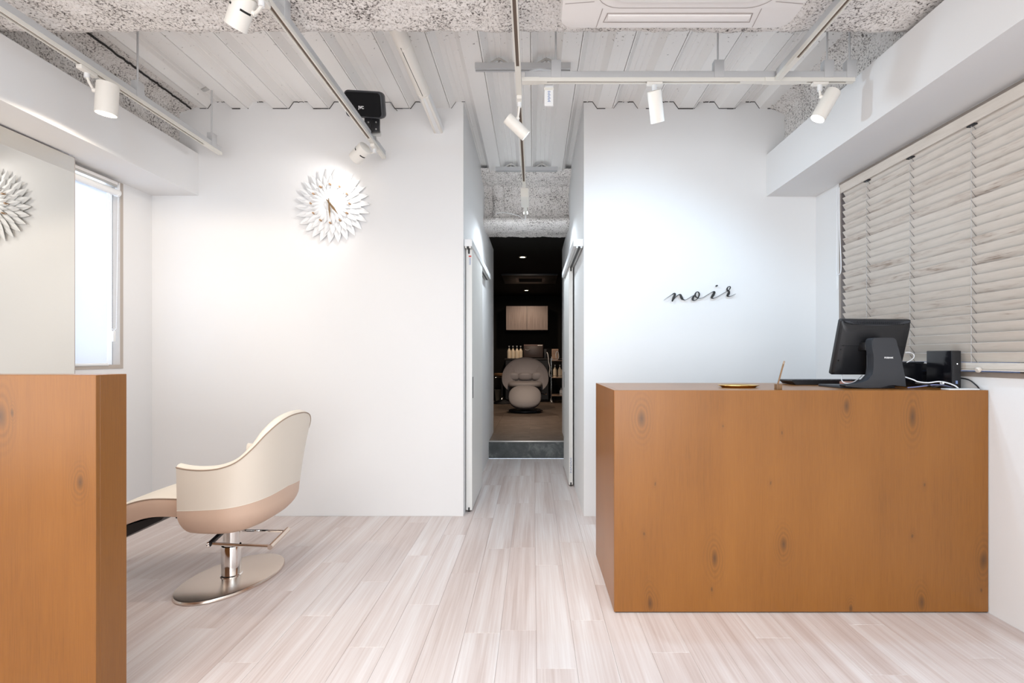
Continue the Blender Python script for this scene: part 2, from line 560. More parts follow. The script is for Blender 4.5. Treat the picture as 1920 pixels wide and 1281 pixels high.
structure(build('floor', bx(XL - .1, XR + .1, REAR - .1, 5.66, -0.12, -0.004), M['plank']))
FLOOR = bpy.data.objects['floor']
pw, pl = 0.150, 0.914


def plank_mesh(w, l):
    mb = MB(); mb.box(-w / 2, w / 2, -l / 2, l / 2, -0.004, 0.0, bev=0.0009, seg=1)
    bm = mb.bm; bmesh.ops.recalc_face_normals(bm, faces=bm.faces)
    me = bpy.data.meshes.new('plank'); bm.to_mesh(me); bm.free(); me.materials.append(M['plank'])
    return me


pm = {}
rows = [(i, 0.012 + i * pw) for i in range(-19, 15)]
for i, x0 in rows:
    xa, xb = max(x0, XL), min(x0 + pw, XR)
    if xb - xa < 0.01: continue
    off = (i * 0.37 * pl + 0.17) % pl
    y = 0.75 - pl + off
    if i == -1: y = 2.093 - 2 * pl
    ymax = 5.655 if (x0 + pw > HL and x0 < HR) else WB - 0.001
    while y < ymax:
        ya, yb = max(y, 0.6), min(y + pl, ymax)
        y += pl
        if yb - ya < 0.02: continue
        key = (round(xb - xa, 4), round(yb - ya, 4))
        if key not in pm: pm[key] = plank_mesh(xb - xa - 0.0006, yb - ya - 0.0006)
        o = bpy.data.objects.new('plank', pm[key]); COL.objects.link(o)
        o.parent = FLOOR; o.location = ((xa + xb) / 2, (ya + yb) / 2, 0.0)

# walls --------------------------------------------------------------
structure(build('wall_back_left', bx(XL - .1, HL, WB, WB + .10, 0, 3.06), M['wall']))
structure(build('wall_back_right', bx(HR, XR + .1, WB, WB + .10, 0, 3.06), M['wall']))
structure(build('wall_hall_left', bx(HL - .1, HL, WB + .10, HE, 0, 3.06), M['wall']))
structure(build('wall_hall_right', bx(HR, HR + .1, WB + .10, HE, 0, 3.06), M['wall']))
structure(build('wall_rear', bx(XL - .1, XR + .1, REAR - .1, REAR, 0, 3.06), M['wall']))
w1y0, w1y1, w1z0, w1z1 = 2.15, 3.343, 1.078, 2.322
mb = MB()
mb.box(XL - .1, XL, REAR, w1y0, 0, 3.06); mb.box(XL - .1, XL, w1y1, WB, 0, 3.06)
mb.box(XL - .1, XL, w1y0, w1y1, 0, w1z0); mb.box(XL - .1, XL, w1y0, w1y1, w1z1, 3.06)
structure(build('wall_left', mb, M['wall']))
w2y0, w2y1, w2z0, w2z1 = 0.85, 3.325, 1.062, 2.318
mb = MB()
mb.box(XR, XR + .1, REAR, w2y0, 0, 3.06); mb.box(XR, XR + .1, w2y1, WB, 0, 3.06)
mb.box(XR, XR + .1, w2y0, w2y1, 0, w2z0); mb.box(XR, XR + .1, w2y0, w2y1, w2z1, 3.06)
structure(build('wall_right', mb, M['wall']))
# boxed-in white beams along both side walls
structure(build('trim_1', bx(XL, -2.430, REAR, WB, 2.327, 2.631), M['wall']))
structure(build('trim_2', bx(1.692, XR, REAR, WB, 2.321, 2.623), M['wall']))

# ceiling: slab with steel deck sheets, sprayed beams -------------------
structure(build('ceiling', bx(XL - .1, XR + .1, REAR - .1, 6.4, 3.07, 3.2), M['dark_ceiling']))
CEIL = bpy.data.objects['ceiling']
PER, C0, ZH, ZL = 0.2943, -2.126, 3.009, 2.961


def deck_profile(c):
    """one period from the centre of a low flat to the next"""
    h = PER / 2
    return [(c, ZL), (c + .048, ZL), (c + .049, ZL + .012), (c + .0515, ZL + .012), (c + .0525, ZL), (c + .059, ZL), (c + .093, ZH), (c + h - .024, ZH), (c + h - .018, ZH - .003), (c + h - .012, ZH),
            (c + h + .012, ZH), (c + h + .018, ZH - .003), (c + h + .024, ZH), (c + PER - .093, ZH), (c + PER - .059, ZL), (c + PER - .0005, ZL)]


nper = 14
for k in range(-1, nper, 2):
    prof = deck_profile(C0 + k * PER) + deck_profile(C0 + (k + 1) * PER)
    xa, xb = prof[0][0], prof[-1][0]
    y1 = 5.05 if (xb > HL - .2 and xa < HR + .2) else WB + .03
    mb = MB()
    mb.quadgrid([[Vector((x, y, z)) for x, z in prof] for y in (REAR, y1)])
    mb.quadgrid([[Vector((x, y, z + .0012)) for x, z in prof] for y in (REAR, y1)])
    build('deck_sheet', mb, M['deck'], CEIL, sharp=12)

# dark joint where the wall meets the deck profile
def joint(x0, x1):
    mb = MB()
    for k in range(-1, nper):
        pr = deck_profile(C0 + k * PER)
        for (xa, za), (xb, zb) in zip(pr[:-1], pr[1:]):
            if xb < x0 or xa > x1 or xb - xa < 0.0055: continue
            if random.random() < 0.22: continue
            t = random.uniform(0.002, 0.0055)
            mb.extrude_poly([Vector((xa, WB - .004, za)), Vector((xb, WB - .004, zb)), Vector((xb, WB - .004, zb - t)), Vector((xa, WB - .004, za - t))], (0, .004, 0))
    return mb


for n_, (a, b_) in (('trim_3', (-2.50, HL)), ('trim_4', (HR, 1.72))):
    o = structure(build(n_, joint(a, b_), M['gap'], smooth=False)); o['kind'] = 'structure'


def foam_strip(rail, u0, u1, nu, axis, amp=0.010, sub=10, seed=0, edge=0.012):
    """rail: section points (a, z) as polyline; swept along u (axis 'x' or 'y') with lumpy displacement"""
    sec = []
    for (p, q) in zip(rail[:-1], rail[1:]):
        L = math.hypot(q[0] - p[0], q[1] - p[1]); n = max(1, int(L / (0.012 if sub > 5 else 0.03)))
        for i in range(n): sec.append((p[0] + (q[0] - p[0]) * i / n, p[1] + (q[1] - p[1]) * i / n))
    sec.append(rail[-1])
    m = len(sec)
    nor = []
    for i in range(m):
        a = sec[max(0, i - 1)]; b_ = sec[min(m - 1, i + 1)]
        d = Vector((b_[0] - a[0], b_[1] - a[1])); d = d.normalized() if d.length else Vector((1, 0))
        nor.append((d.y, -d.x))
    rows_ = []
    for j in range(nu + 1):
        u = u0 + (u1 - u0) * j / nu
        r = []
        for (a, z), (na, nz) in zip(sec, nor):
            p = Vector((u, a, z)) if axis == 'x' else Vector((a, u, z))
            q = p + Vector((seed * 7.3, 0, 0))
            d = noise.noise(q * 55) * 0.5 + noise.noise(q * 24) * 0.6 + noise.noise(q * 7) * 0.9
            d *= amp
            n3 = Vector((0, na, nz)) if axis == 'x' else Vector((na, 0, nz))
            r.append(p + n3 * d + Vector((0, 0, 0)))
        rows_.append(r)
    mb = MB(); mb.quadgrid(rows_)
    return mb


# cross beam over the middle of the room (normals outward: section drawn so that the left-hand side is inside)
rail = [(1.42, 3.03), (1.45, 2.74), (1.50, 2.665), (2.29, 2.66), (2.335, 2.685), (2.355, 2.80), (2.36, 3.03)]
build('foam_beam', foam_strip(rail, XL + .02, XR - .02, 330, 'x', 0.009), M['foam'], CEIL, sharp=80)
# beams along the side walls, above the white boxing
rail = [(-2.567, 2.50), (-2.567, 2.915), (-2.552, 2.932), (-2.475, 2.962), (-2.40, 2.972)]
rail = [(x, z) for x, z in reversed(rail)]
build('foam_beam', foam_strip(rail, 2.25, WB + .03, 100, 'y', 0.008, seed=2), M['foam'], CEIL, sharp=80)
rail = [(1.66, 2.972), (1.725, 2.962), (1.808, 2.932), (1.822, 2.915), (1.822, 2.50)]
rail = list(reversed(rail))
build('foam_beam', foam_strip(rail, 2.25, WB + .03, 100, 'y', 0.008, seed=3), M['foam'], CEIL, sharp=80)
# dark crack along the left side beam
crk = [Vector((-2.474 + random.uniform(-.004, .004), 2.38 + i * .018, 2.953 + random.uniform(-.003, .002))) for i in range(68)]
build('crack', MB().tube(crk, 0.0062, 6), M['gap'], CEIL)
# beam above the wash-room entrance: recessed web, vertical stiffener, fat bottom roll
rail = [(4.78, 2.975), (4.86, 2.93), (5.08, 2.90), (5.15, 2.84), (5.16, 2.64), (5.14, 2.585)]
rail = [(y, z) for y, z in reversed(rail)]
build('foam_beam', foam_strip(rail, HL - .005, HR + .005, 90, 'x', 0.013, seed=4), M['foam'], CEIL, sharp=80)
pts = []
for i in range(17):
    a = math.radians(70 + 250 * i / 16)
    pts.append((5.20 + 0.20 * math.cos(a) * 0.9, 2.545 + 0.062 * math.sin(a)))
pts = [(5.30, 2.605)] + pts + [(5.55, 2.50), (5.56, 2.56)]
build('foam_roll', foam_strip(list(reversed(pts)), HL, HR, 90, 'x', 0.010, seed=5), M['foam'], CEIL, sharp=80)
rows_ = []
for i in range(25):
    z = 2.58 + 0.34 * i / 24
    r = []
    for j in range(17):
        a = math.pi * j / 16
        rad = 0.062 + 0.026 * (abs(i / 24 - 0.5) * 2) ** 3
        q = Vector((-0.36 + rad * math.cos(a), 5.16 - 1.3 * rad * math.sin(a), z))
        q += Vector((math.cos(a), -math.sin(a), 0)) * (noise.noise(q * 40) * 0.010 + noise.noise(q * 15) * 0.012)
        r.append(q)
    rows_.append(r)
mb = MB(); mb.quadgrid(rows_); build('foam_stiffener', mb, M['foam'], CEIL, sharp=80)

# wash room shell ------------------------------------------------------
RX0, RX1, RY1, RC = -1.45, 1.30, 11.15, 2.53
structure(build('wall_wash_left', bx(RX0 - .1, RX0, HE, RY1 + .1, RZ - .1, 2.9), M['dark_wall']))
structure(build('wall_wash_right', bx(RX1, RX1 + .1, HE, RY1 + .1, RZ - .1, 2.9), M['dark_wall']))
structure(build('wall_wash_back', bx(RX0, RX1, RY1, RY1 + .1, RZ - .1, 2.9), M['dark_wall']))
mb = MB(); mb.box(RX0, HL - .1, HE - .08, HE, RZ - .1, 2.9); mb.box(HR + .1, RX1, HE - .08, HE, RZ - .1, 2.9)
structure(build('wall_wash_front', mb, M['dark_wall']))
mb = MB(); mb.box(HL, HR, 5.55, HE, RC, RC + .08); mb.box(RX0, RX1, HE, RY1, RC, RC + .08)
structure(build('ceiling_wash', mb, M['dark_ceiling']))
mb = MB(); mb.box(HL, HR, 5.68, HE, 0.0, RZ - .004); mb.box(RX0, RX1, HE, RY1, 0.0, RZ - .004)
FW = structure(build('floor_wash', mb, M['brown_tile']))
tl = 0.457
for ix in range(-4, 4):
    for iy in range(0, 13):
        xa, xb = -0.045 + ix * tl, -0.045 + (ix + 1) * tl
        ya, yb = 5.685 + iy * tl, 5.685 + (iy + 1) * tl
        lo, hi = (HL, HR) if yb < HE + .2 else (RX0, RX1)
        xa, xb, yb = max(xa, lo), min(xb, hi), min(yb, RY1)
        if xb - xa < .03 or yb - ya < .03: continue
        o = build('floor_tile', bx(xa + .001, xb - .001, ya + .001, yb - .001, RZ - .004, RZ, bev=.0008, seg=1), M['brown_tile'], FW)
o = build('step_riser', bx(HL, HR, 5.66, 5.68, 0.0, RZ - .012), M['slate'], FW, label='grey slate riser of the step')
o = build('step_nosing', bx(HL, HR, 5.652, 5.69, RZ - .012, RZ + .002, bev=.002), M['alu'], FW)

# ================================================================== WINDOWS
def window(n_, X0, X1, y0, y1, z0, z1, t, m_, bars):
    mb = MB()
    mb.box(X0, X1, y0, y1, z0, z0 + t); mb.box(X0, X1, y0, y1, z1 - t, z1)
    mb.box(X0, X1, y0, y0 + t, z0 + t, z1 - t); mb.box(X0, X1, y1 - t, y1, z0 + t, z1 - t)
    f = structure(build(n_, mb, m_, smooth=False))
    xm = (X0 + X1) / 2
    build('glass_pane', bx(xm - .003, xm + .003, y0 + t, y1 - t, z0 + t, z1 - t), M['glass'], f)
    for yb in bars:
        build('mullion', bx(xm - .02, xm + .02, yb - .02, yb + .02, z0 + t, z1 - t), m_, f)
    return f


window('window_1', XL - .10, XL + .004, w1y0, w1y1, w1z0, w1z1, 0.026, M['frame_l'], [2.75])
window('window_2', XR - .003, XR + .10, w2y0, w2y1, w2z0, w2z1, 0.022, M['frame'], [2.10])

# added blue grey wall, dims and tints the daylight in the right blind's gaps
M['outer_screen'] = mat('blue_grey_screen', (0.105, 0.125, 0.21), 0.9, bump=0.2, bscale=60)
structure(build('added_wall_outside', bx(3.05, 3.20, -3.0, 6.0, -0.5, 7.0), M['outer_screen']))

# ================================================================== SLIDING DOORS
def sliding_door(n_, side, y0, y1, hy0, hy1, xa, xb, hx0, hx1, slot_y, face_x):
    d = structure(build(n_, bx(xa, xb, y0, y1, 0.012, 1.972, bev=.0015, seg=1), M['door']))
    build('header_cover', bx(hx0, hx1, hy0, hy1, 1.968, 2.021, bev=.0015, seg=1), M['plastic_white'], d)
    xm = (xa + xb) / 2
    mb = MB(); mb.box(xm - .022, xm - .009, hy0 + .004, hy1 - .03, 1.956, 1.9678); mb.box(xm + .009, xm + .022, hy0 + .004, hy1 - .03, 1.956, 1.9678)
    build('rail_lip', mb, M['alu'], d)
    build('rail_slot', bx(xm - .009, xm + .009, hy0 + .004, hy1 - .03, 1.958, 1.9678), M['rail_dark'], d)
    build('roller', bx(xm - .007, xm + .007, y0 - .002, y0 + .02, 1.925, 1.968, bev=.003), M['rail_dark'], d)
    build('floor_guide', bx(xm - .006, xm + .006, y0 - .002, y0 + .03, 0.0, 0.034), M['rail_dark'], d)
    fx0, fx1 = (face_x - .002, face_x + .0012) if side > 0 else (face_x - .0012, face_x + .002)
    build('flush_handle', bx(fx0, fx1, slot_y - .014, slot_y + .014, 0.846, 1.006), M['black_matte'], d)
    return d


D1 = sliding_door('door_1', 1, 3.70, 4.44, 3.634, 5.19, -0.503, -0.457, -0.507, -0.449, 3.745, -0.457)
D2 = sliding_door('door_2', -1, 4.44, 5.20, 3.634, 5.08, 0.319, 0.354, 0.294, 0.366, 5.10, 0.319)
build('warning_sticker', bx(-.482, -.463, 3.6985, 3.700, 1.902, 1.912), M['print_red'], D1)
mb = MB()
for i in range(9): mb.box(-.480 + (i % 2) * .004, -.466, 3.6985, 3.700, 1.845 + i * .006, 1.8475 + i * .006)
s_ = build('sticker_print', mb, M['print_blue'], D1); s_['kind'] = 'stuff'
mb = MB()
for i in range(16): mb.box(.327 + (i * 7 % 5) * .002, .345 - (i * 3 % 4) * .002, 4.4385, 4.440, 0.12 + i * .0085, 0.1235 + i * .0085)
s_ = build('sticker_print', mb, M['print_blue'], D2); s_['kind'] = 'stuff'

# ================================================================== CEILING TRACKS
TZ = 2.560      # underside of the lighting tracks
TW = 0.029


def track(name, axis, fixed, u0, u1, slots, rods, label, ends=True):
    mid = (fixed, (u0 + u1) / 2, TZ) if axis == 'y' else ((u0 + u1) / 2, fixed, TZ)
    t = thing(name, mid, label, 'lighting track', 'ivory lighting tracks under the deck')

    def B(a0, a1, ua, ub, z0, z1, bev=0.0):
        return (fixed + a0, fixed + a1, ua, ub, z0, z1) if axis == 'y' else (ua, ub, fixed + a0, fixed + a1, z0, z1)
    h = TW / 2
    mb = MB()
    mb.box(*B(-h, -.0075, u0, u1, TZ, TZ + .019)); mb.box(*B(.0075, h, u0, u1, TZ, TZ + .019)); mb.box(*B(-.0075, .0075, u0, u1, TZ + .012, TZ + .019))
    last = u0
    for (a, b_) in slots:
        if a > last + .001: mb.box(*B(-.0075, .0075, last, a, TZ, TZ + .012))
        last = b_
    if last < u1 - .001: mb.box(*B(-.0075, .0075, last, u1, TZ, TZ + .012))
    build('rail', mb, M['track'], t, smooth=False)
    for (a, b_) in slots:
        build('conductor_slot', bx(*B(-.0074, .0074, a, b_, TZ + .007, TZ + .0119)), M['slot'], t)
    build('support_channel', bx(*B(-.0145, .0145, u0 + .015, u1 - .012, TZ + .0195, TZ + .052), bev=.002, seg=1), M['channel'], t)
    for r in rods:
        p = Vector((fixed, r, 0)) if axis == 'y' else Vector((r, fixed, 0))
        build('hanger_rod', MB().cyl((p.x, p.y, TZ + .05), (p.x, p.y, ZH - .002), 0.0048, n=10), M['channel'], t)
        c = build('hanger_clip', bx(*B(-.019, .019, r - .024, r + .026, TZ + .018, TZ + .108), bev=.003), M['channel'], t)
    return t


trk_l = track('lighting_track', 'y', -2.178, 0.2, 3.45, [(0.3, 3.28)], [2.73, 3.36],
              'ivory lighting track running along the left white boxing')
trk_m = track('lighting_track', 'y', -1.058, 0.2, 3.515, [(0.3, 1.86), (1.985, 3.20)], [2.10],
              'ivory lighting track ending beside the black speaker')
trk_c = track('lighting_track', 'y', -0.076, 0.2, 4.12, [(0.3, 2.41), (2.70, 3.98)], [],
              'ivory lighting track running from the centre down the hallway')
trk_x = track('lighting_track', 'x', 2.541, -0.058, 1.640, [(0.07, 1.06), (1.40, 1.60)], [0.115, 0.945, 1.505, 1.62],
              'ivory lighting track running crosswise under the corrugated deck')
trk_r = track('lighting_track', 'y', 1.243, 0.2, 2.523, [(0.3, 2.34)], [],
              'ivory lighting track beside the white ceiling air conditioner')
# feed box at the end of the centre track
build('feed_box', bx(-.106, -.040, 4.12, 4.42, 2.488, 2.562, bev=.004), M['track'], trk_c)
build('feed_tail', bx(-.086, -.058, 4.42, 4.68, 2.492, 2.548, bev=.004), M['track'], trk_c)
build('added_glow_disc', MB().cyl((-.072, 4.6802, 2.518), (-.072, 4.683, 2.518), .020, n=20), M['lamp_cool'], trk_c)  # invented glowing disc on the feed tail, goes with the added hall light
spot_light('added_hall_fill', (-.072, 4.70, 2.50), (0, -.12, -1), 38, (.80, .91, 1.0), 158, .7, .02)  # added light, brightens the hallway walls and floor
wire = [(-.075, 4.68, 2.52), (-.085, 4.85, 2.50), (-.16, 5.0, 2.585), (-.30, 5.02, 2.62), (-.38, 5.03, 2.61)]
build('feed_wire', MB().tube(wire, .004, 6, smooth=5), M['plastic_white'], trk_c)
# joiner of the cross track with the right track
build('cross_joiner', bx(1.18, 1.36, 2.523, 2.559, TZ - .0015, TZ + .0185), M['track'], trk_x)
build('joiner_cover', bx(-.058, .03, 2.522, 2.560, TZ - .0015, TZ + .0185), M['track'], trk_x)
wire = [(-.04, 2.56, 2.60), (-.02, 2.62, 2.66), (.03, 2.70, 2.72), (.10, 2.85, 2.80), (.12, 3.0, 2.90)]
build('feed_wire', MB().tube(wire, .006, 6, smooth=5), M['plastic_white'], trk_x)
wire = [(1.60, 2.55, 2.60), (1.64, 2.60, 2.66), (1.70, 2.66, 2.69), (1.74, 2.72, 2.66), (1.70, 2.76, 2.64)]
build('feed_wire', MB().tube(wire, .004, 6, smooth=5), M['channel'], trk_x)

# hanger plate with a printed label, under the cross track
hp = thing('hanger_plate', (.082, 2.60, 2.5), 'small white hanger plate with blue print hanging behind the crosswise track', 'bracket')
build('plate', bx(.058, .104, 2.585, 2.60, 2.465, 2.62, bev=.002, seg=1), M['plastic_white'], hp)
build('cap', bx(.056, .106, 2.582, 2.603, 2.545, 2.558), M['track'], hp)
mb = MB()
for i in range(14):
    mb.box(.074 + (i % 3) * .002, .090 - (i % 4) * .002, 2.5842, 2.585, 2.484 + i * .0042, 2.486 + i * .0042)
o = build('label_print', mb, M['print_blue'], hp); o['kind'] = 'stuff'

# steel channels fixed under the deck with butterfly brackets
def deck_channel(y, label, bx_):
    t = thing('deck_channel', (-.065, y, 2.93), label, 'ceiling channel', 'steel channels under the deck')
    mb = MB()
    mb.box(-.358, .228, y - .020, y + .020, 2.944, 2.961); mb.box(-.358, .228, y - .020, y - .007, 2.924, 2.944); mb.box(-.358, .228, y + .007, y + .020, 2.924, 2.944)
    build('channel', mb, M['channel'], t, smooth=False)
    build('channel_slot', bx(-.357, .227, y - .0068, y + .0068, 2.940, 2.9439), M['slot'], t)
    for c in bx_:
        br = build('butterfly_bracket', MB().extrude_poly([Vector((c - .07, y - .006, 2.962)), Vector((c - .012, y - .006, 2.996)), Vector((c + .012, y - .006, 2.996)), Vector((c + .07, y - .006, 2.962)),
                   Vector((c + .055, y - .006, 2.960)), Vector((c + .008, y - .006, 2.984)), Vector((c - .008, y - .006, 2.984)), Vector((c - .055, y - .006, 2.960))], (0, .012, 0)), M['alu'], t, smooth=False)
        build('bracket_bolt', MB().cyl((c, y, 2.96), (c, y, 3.0), .006, n=10), M['alu'], br)
    return t


cs = [C0 + PER * (k + .5) for k in range(14)]
inh = [c for c in cs if -.36 < c < .23]
deck_channel(3.06, 'grey steel channel bolted under the deck above the crosswise track', inh)
deck_channel(4.716, 'grey steel channel bolted under the deck at the far end of the hallway', inh)
# bracket of the left track's far rod
ob = thing('deck_bracket', (-2.178, 3.36, 2.97), 'small bent metal bracket under the deck at the top of the far left hanger rod', 'bracket')
build('bracket_plate', MB().extrude_poly([Vector((-2.25, 3.35, 2.965)), Vector((-2.19, 3.35, 2.995)), Vector((-2.166, 3.35, 2.995)), Vector((-2.106, 3.35, 2.965)), Vector((-2.12, 3.35, 2.962)), Vector((-2.178, 3.35, 2.988)), Vector((-2.236, 3.35, 2.962))], (0, .03, 0)), M['alu'], ob, smooth=False)
# white pipe cover along the ceiling
pc = thing('pipe_bundle', (-.689, 3.0, 2.815), 'white taped pipe bundle running from the sprayed beam into the back wall', 'pipe')
build('pipe_cover', MB().cyl((-.689, 2.36, 2.815), (-.689, 3.10, 2.815), .042, n=24), M['lamp_white'], pc)
build('pipe_sleeve', MB().cyl((-.689, 3.08, 2.815), (-.689, WB + .004, 2.815), .039, n=24), M['plastic_white'], pc)
mb = MB()
mb.cyl((-.668, 3.1, 2.786), (-.668, WB, 2.790), .012, n=10); mb.cyl((-.700, 3.1, 2.782), (-.712, WB, 2.790), .012, n=10)
o = build('pipe_tube', mb, M['lamp_white'], pc); o['kind'] = 'stuff'
for (xa, za) in ((-.689, 2.7735), ):
    build('pipe_seam', MB().tube([(xa - .006, 2.60, 2.7735), (xa + .003, 3.08, 2.7735)], .0018, 5), M['gap'], pc)
for y in (2.62, 3.09):
    build('pipe_band', MB().cyl((-.689, y - .012, 2.815), (-.689, y + .012, 2.815), .0435, n=24), M['lamp_white'], pc)

# ================================================================== SPOT LAMPS
def spot(mount, axis, center, d, r, L, label, lens, light=None, slotted=False, group='track spotlights'):
    c = Vector(center); d = Vector(d).normalized()
    mx, my = mount
    t = thing('track_spotlight', (mx, my, TZ), label, 'spotlight', group)
    q = Vector((0, 0, -1)).rotation_difference(d)
    mtx = Matrix.Translation(c) @ q.to_matrix().to_4x4()
    h = L / 2
    prof = [(0, h), (r - .004, h), (r - .001, h - .002), (r, h - .006), (r, -h), (r - .0035, -h), (r - .005, -h + .012), (r - .006, -h + .03), (0, -h + .03)]
    build('lamp_body', MB().lathe(prof, mtx, 36), M['lamp_white'], t)
    build('lens', MB().lathe([(0, -h + .012), (r - .006, -h + .012), (r - .006, -h + .016), (0, -h + .016)], mtx, 28), lens, t)
    if slotted:
        for (a0, a1) in ((2.2, 3.7), (3.85, 4.3), (5.2, 6.2)):
            rows_ = []
            for z in (0.006, 0.014):
                rows_.append([mtx @ Vector(((r + .0006) * math.cos(a0 + (a1 - a0) * i / 12), (r + .0006) * math.sin(a0 + (a1 - a0) * i / 12), z)) for i in range(13)])
            mb = MB(); mb.quadgrid(rows_)
            build('cooling_slot', mb, M['lamp_dark'], t)
    # adapter on the track and arm to the lamp body
    if axis == 'y': build('adapter', bx(mx - .014, mx + .014, my - .045, my + .045, TZ - .022, TZ - .0005, bev=.004), M['lamp_white'], t)
    else: build('adapter', bx(mx - .040, mx + .040, my - .014, my + .014, TZ - .014, TZ - .0005, bev=.004), M['lamp_white'], t)
    side = mtx.to_3x3() @ Vector((0, 0, 1))
    top = Vector((mx, my, TZ - .014))
    v = top - c; v = v - d * v.dot(d)
    v = v.normalized() if v.length > 1e-4 else Vector((1, 0, 0))
    joint_ = c + v * (r + .006) - d * (h * 0.35)
    build('swivel_neck', MB().cyl(top, top - Vector((0, 0, .030)), .0115, n=16), M['plastic_white'], t)
    build('arm', MB().tube([top - Vector((0, 0, .026)), (top - Vector((0, 0, .034))) * .6 + joint_ * .4, joint_], .006, 8), M['lamp_white'], t)
    build('pivot', MB().cyl(joint_ - v * .009, joint_ + v * .006, .010, n=14), M['lamp_white'], t)
    if light:
        e, col, deg, blend = light
        spot_light('spot_beam', c + d * (h + .004), d, e, col, deg, blend, .028)
    return t


spot((-2.178, 2.42), 'y', (-2.118, 2.464, 2.436), (-.10, .04, -1), .046, .150, 'white cylinder spotlight glowing warm, hanging from the left track', M['lamp_warm'], (17, (1.0, .86, .70), 172, .25))
spot((-1.058, 1.93), 'y', (-1.150, 1.95, 2.512), (-.55, .36, -.75), .042, .125, 'white slotted spotlight under the sprayed beam on the track that ends at the speaker', M['lamp_warm'], (13, (1.0, .88, .80), 84, .6), slotted=True)
spot((-1.058, 3.30), 'y', P(675, 287, 3.28), (-.72, .42, -.42), .043, .118, 'white slotted spotlight aimed at the flower clock', M['lamp_warm'], (6.5, (1.0, .97, .95), 105, .8), slotted=True)
spot((-.076, 2.70), 'y', (-.092, 2.726, 2.419), (.62, .18, -.52), .032, .138, 'small white spotlight tilted to the right on the centre track', M['lamp_cool'], (30, (.66, .85, 1.0), 150, .9))
spot((.62, 2.541), 'x', (.628, 2.541, 2.437), (.22, .42, -.85), .035, .150, 'white cylinder spotlight on the crosswise track aimed at the noir sign', M['lamp_cool'], (4, (.28, .64, 1.0), 165, 1.0))
spot((1.467, 2.541), 'x', (1.497, 2.541, 2.445), (-.46, .10, -.85), .037, .155, 'white cylinder spotlight shining at the right end of the crosswise track', M['lamp_cool'], (22, (.50, .76, 1.0), 172, .6))

# ================================================================== CEILING AIR CONDITIONER
ac = thing('air_conditioner', (.584, 1.59, 2.52), 'white square cassette air conditioner on the sprayed beam', 'air conditioner')
ax0, ax1, ay0, ay1, az = .111, 1.056, 1.123, 2.068, 2.520


def rrect(x0, x1, y0, y1, r, z, n=6):
    pts = []
    for cx, cy, a0 in ((x1 - r, y1 - r, 0), (x0 + r, y1 - r, 90), (x0 + r, y0 + r, 180), (x1 - r, y0 + r, 270)):
        for i in range(n + 1):
            a = math.radians(a0 + 90 * i / n); pts.append(Vector((cx + r * math.cos(a), cy + r * math.sin(a), z)))
    return pts


mb = MB()
rowsA = [rrect(ax0 + i_, ax1 - i_, ay0 + i_, ay1 - i_, .05, z) for i_, z in ((0.02, az + .06), (0, az + .05), (0, az + .012), (.004, az + .003), (.012, az))]
vs = mb.quadgrid(rowsA, closed_u=True)
mb.bm.faces.new(vs[-1]); mb.bm.faces.new(list(reversed(vs[0])))
build('decor_panel', mb, M['ac_white'], ac)
build('casing', bx(ax0 + .06, ax1 - .06, ay0 + .06, ay1 - .06, az + .055, 2.64), M['ac_white'], ac)
# suction grille in the middle (rounded, with joint line)
mb = MB()
ro = rrect(ax0 + .125, ax1 - .125, ay0 + .125, ay1 - .125, .10, az - .001); ri = rrect(ax0 + .1275, ax1 - .1275, ay0 + .1275, ay1 - .1275, .0985, az - .001)
mb.quadgrid([ro, ri], closed_u=True)
build('panel_joint', mb, M['ac_line'], ac)
mb = MB()
a_ = rrect(ax0 + .166, ax1 - .166, ay0 + .166, ay1 - .166, .085, az - .0005); b__ = rrect(ax0 + .170, ax1 - .170, ay0 + .170, ay1 - .170, .082, az - .010)
c__ = rrect(ax0 + .180, ax1 - .180, ay0 + .180, ay1 - .180, .075, az - .012)
vs = mb.quadgrid([a_, b__, c__], closed_u=True); mb.bm.faces.new(vs[-1])
build('suction_grille', mb, M['ac_white'], ac)
for side in range(4):
    R_ = Matrix.Translation(((ax0 + ax1) / 2, (ay0 + ay1) / 2, 0)) @ Matrix.Rotation(side * math.pi / 2, 4, 'Z')
    H = (ax1 - ax0) / 2
    mb = MB()
    y_in, y_out = H - .098, H - .042
    # trapezoid outlet lip
    o1 = [Vector((-.300, y_out, az - .0008)), Vector((.300, y_out, az - .0008)), Vector((.290, y_in, az - .0008)), Vector((-.290, y_in, az - .0008))]
    o2 = [Vector((-.296, y_out - .004, az - .0008)), Vector((.296, y_out - .004, az - .0008)), Vector((.286, y_in + .004, az - .0008)), Vector((-.286, y_in + .004, az - .0008))]
    mb.quadgrid([[R_ @ p for p in o1], [R_ @ p for p in o2]], closed_u=True)
    build('outlet_joint', mb, M['ac_line'], ac)
    mb = MB(); mb.box(-.285, .285, y_in + .008, y_out - .012, az - .006, az - .0005, bev=.0025, mtx=R_)
    build('air_flap', mb, M['ac_white'], ac)
    for sx in (-1, 1):
        mb = MB(); q = [Vector((sx * .322, H - .012, az - .0008)), Vector((sx * .325, H - .012, az - .0008)), Vector((sx * .313, H - .124, az - .0008)), Vector((sx * .310, H - .124, az - .0008))]
        mb.ngon([R_ @ p for p in q]); build('corner_joint', mb, M['ac_line'], ac)

# ================================================================== SPEAKER
Ys = 3.12
sc_ = P(681, 196, Ys)
sp = thing('wall_speaker', (sc_.x, Ys + .1, sc_.z), 'black wall loudspeaker under the deck near the back wall', 'loudspeaker')
SM = Matrix.Translation(sc_) @ Matrix.Rotation(math.radians(27), 4, 'X') @ Matrix.Rotation(math.radians(-4), 4, 'Z') @ Matrix.Rotation(math.radians(3), 4, 'Y')


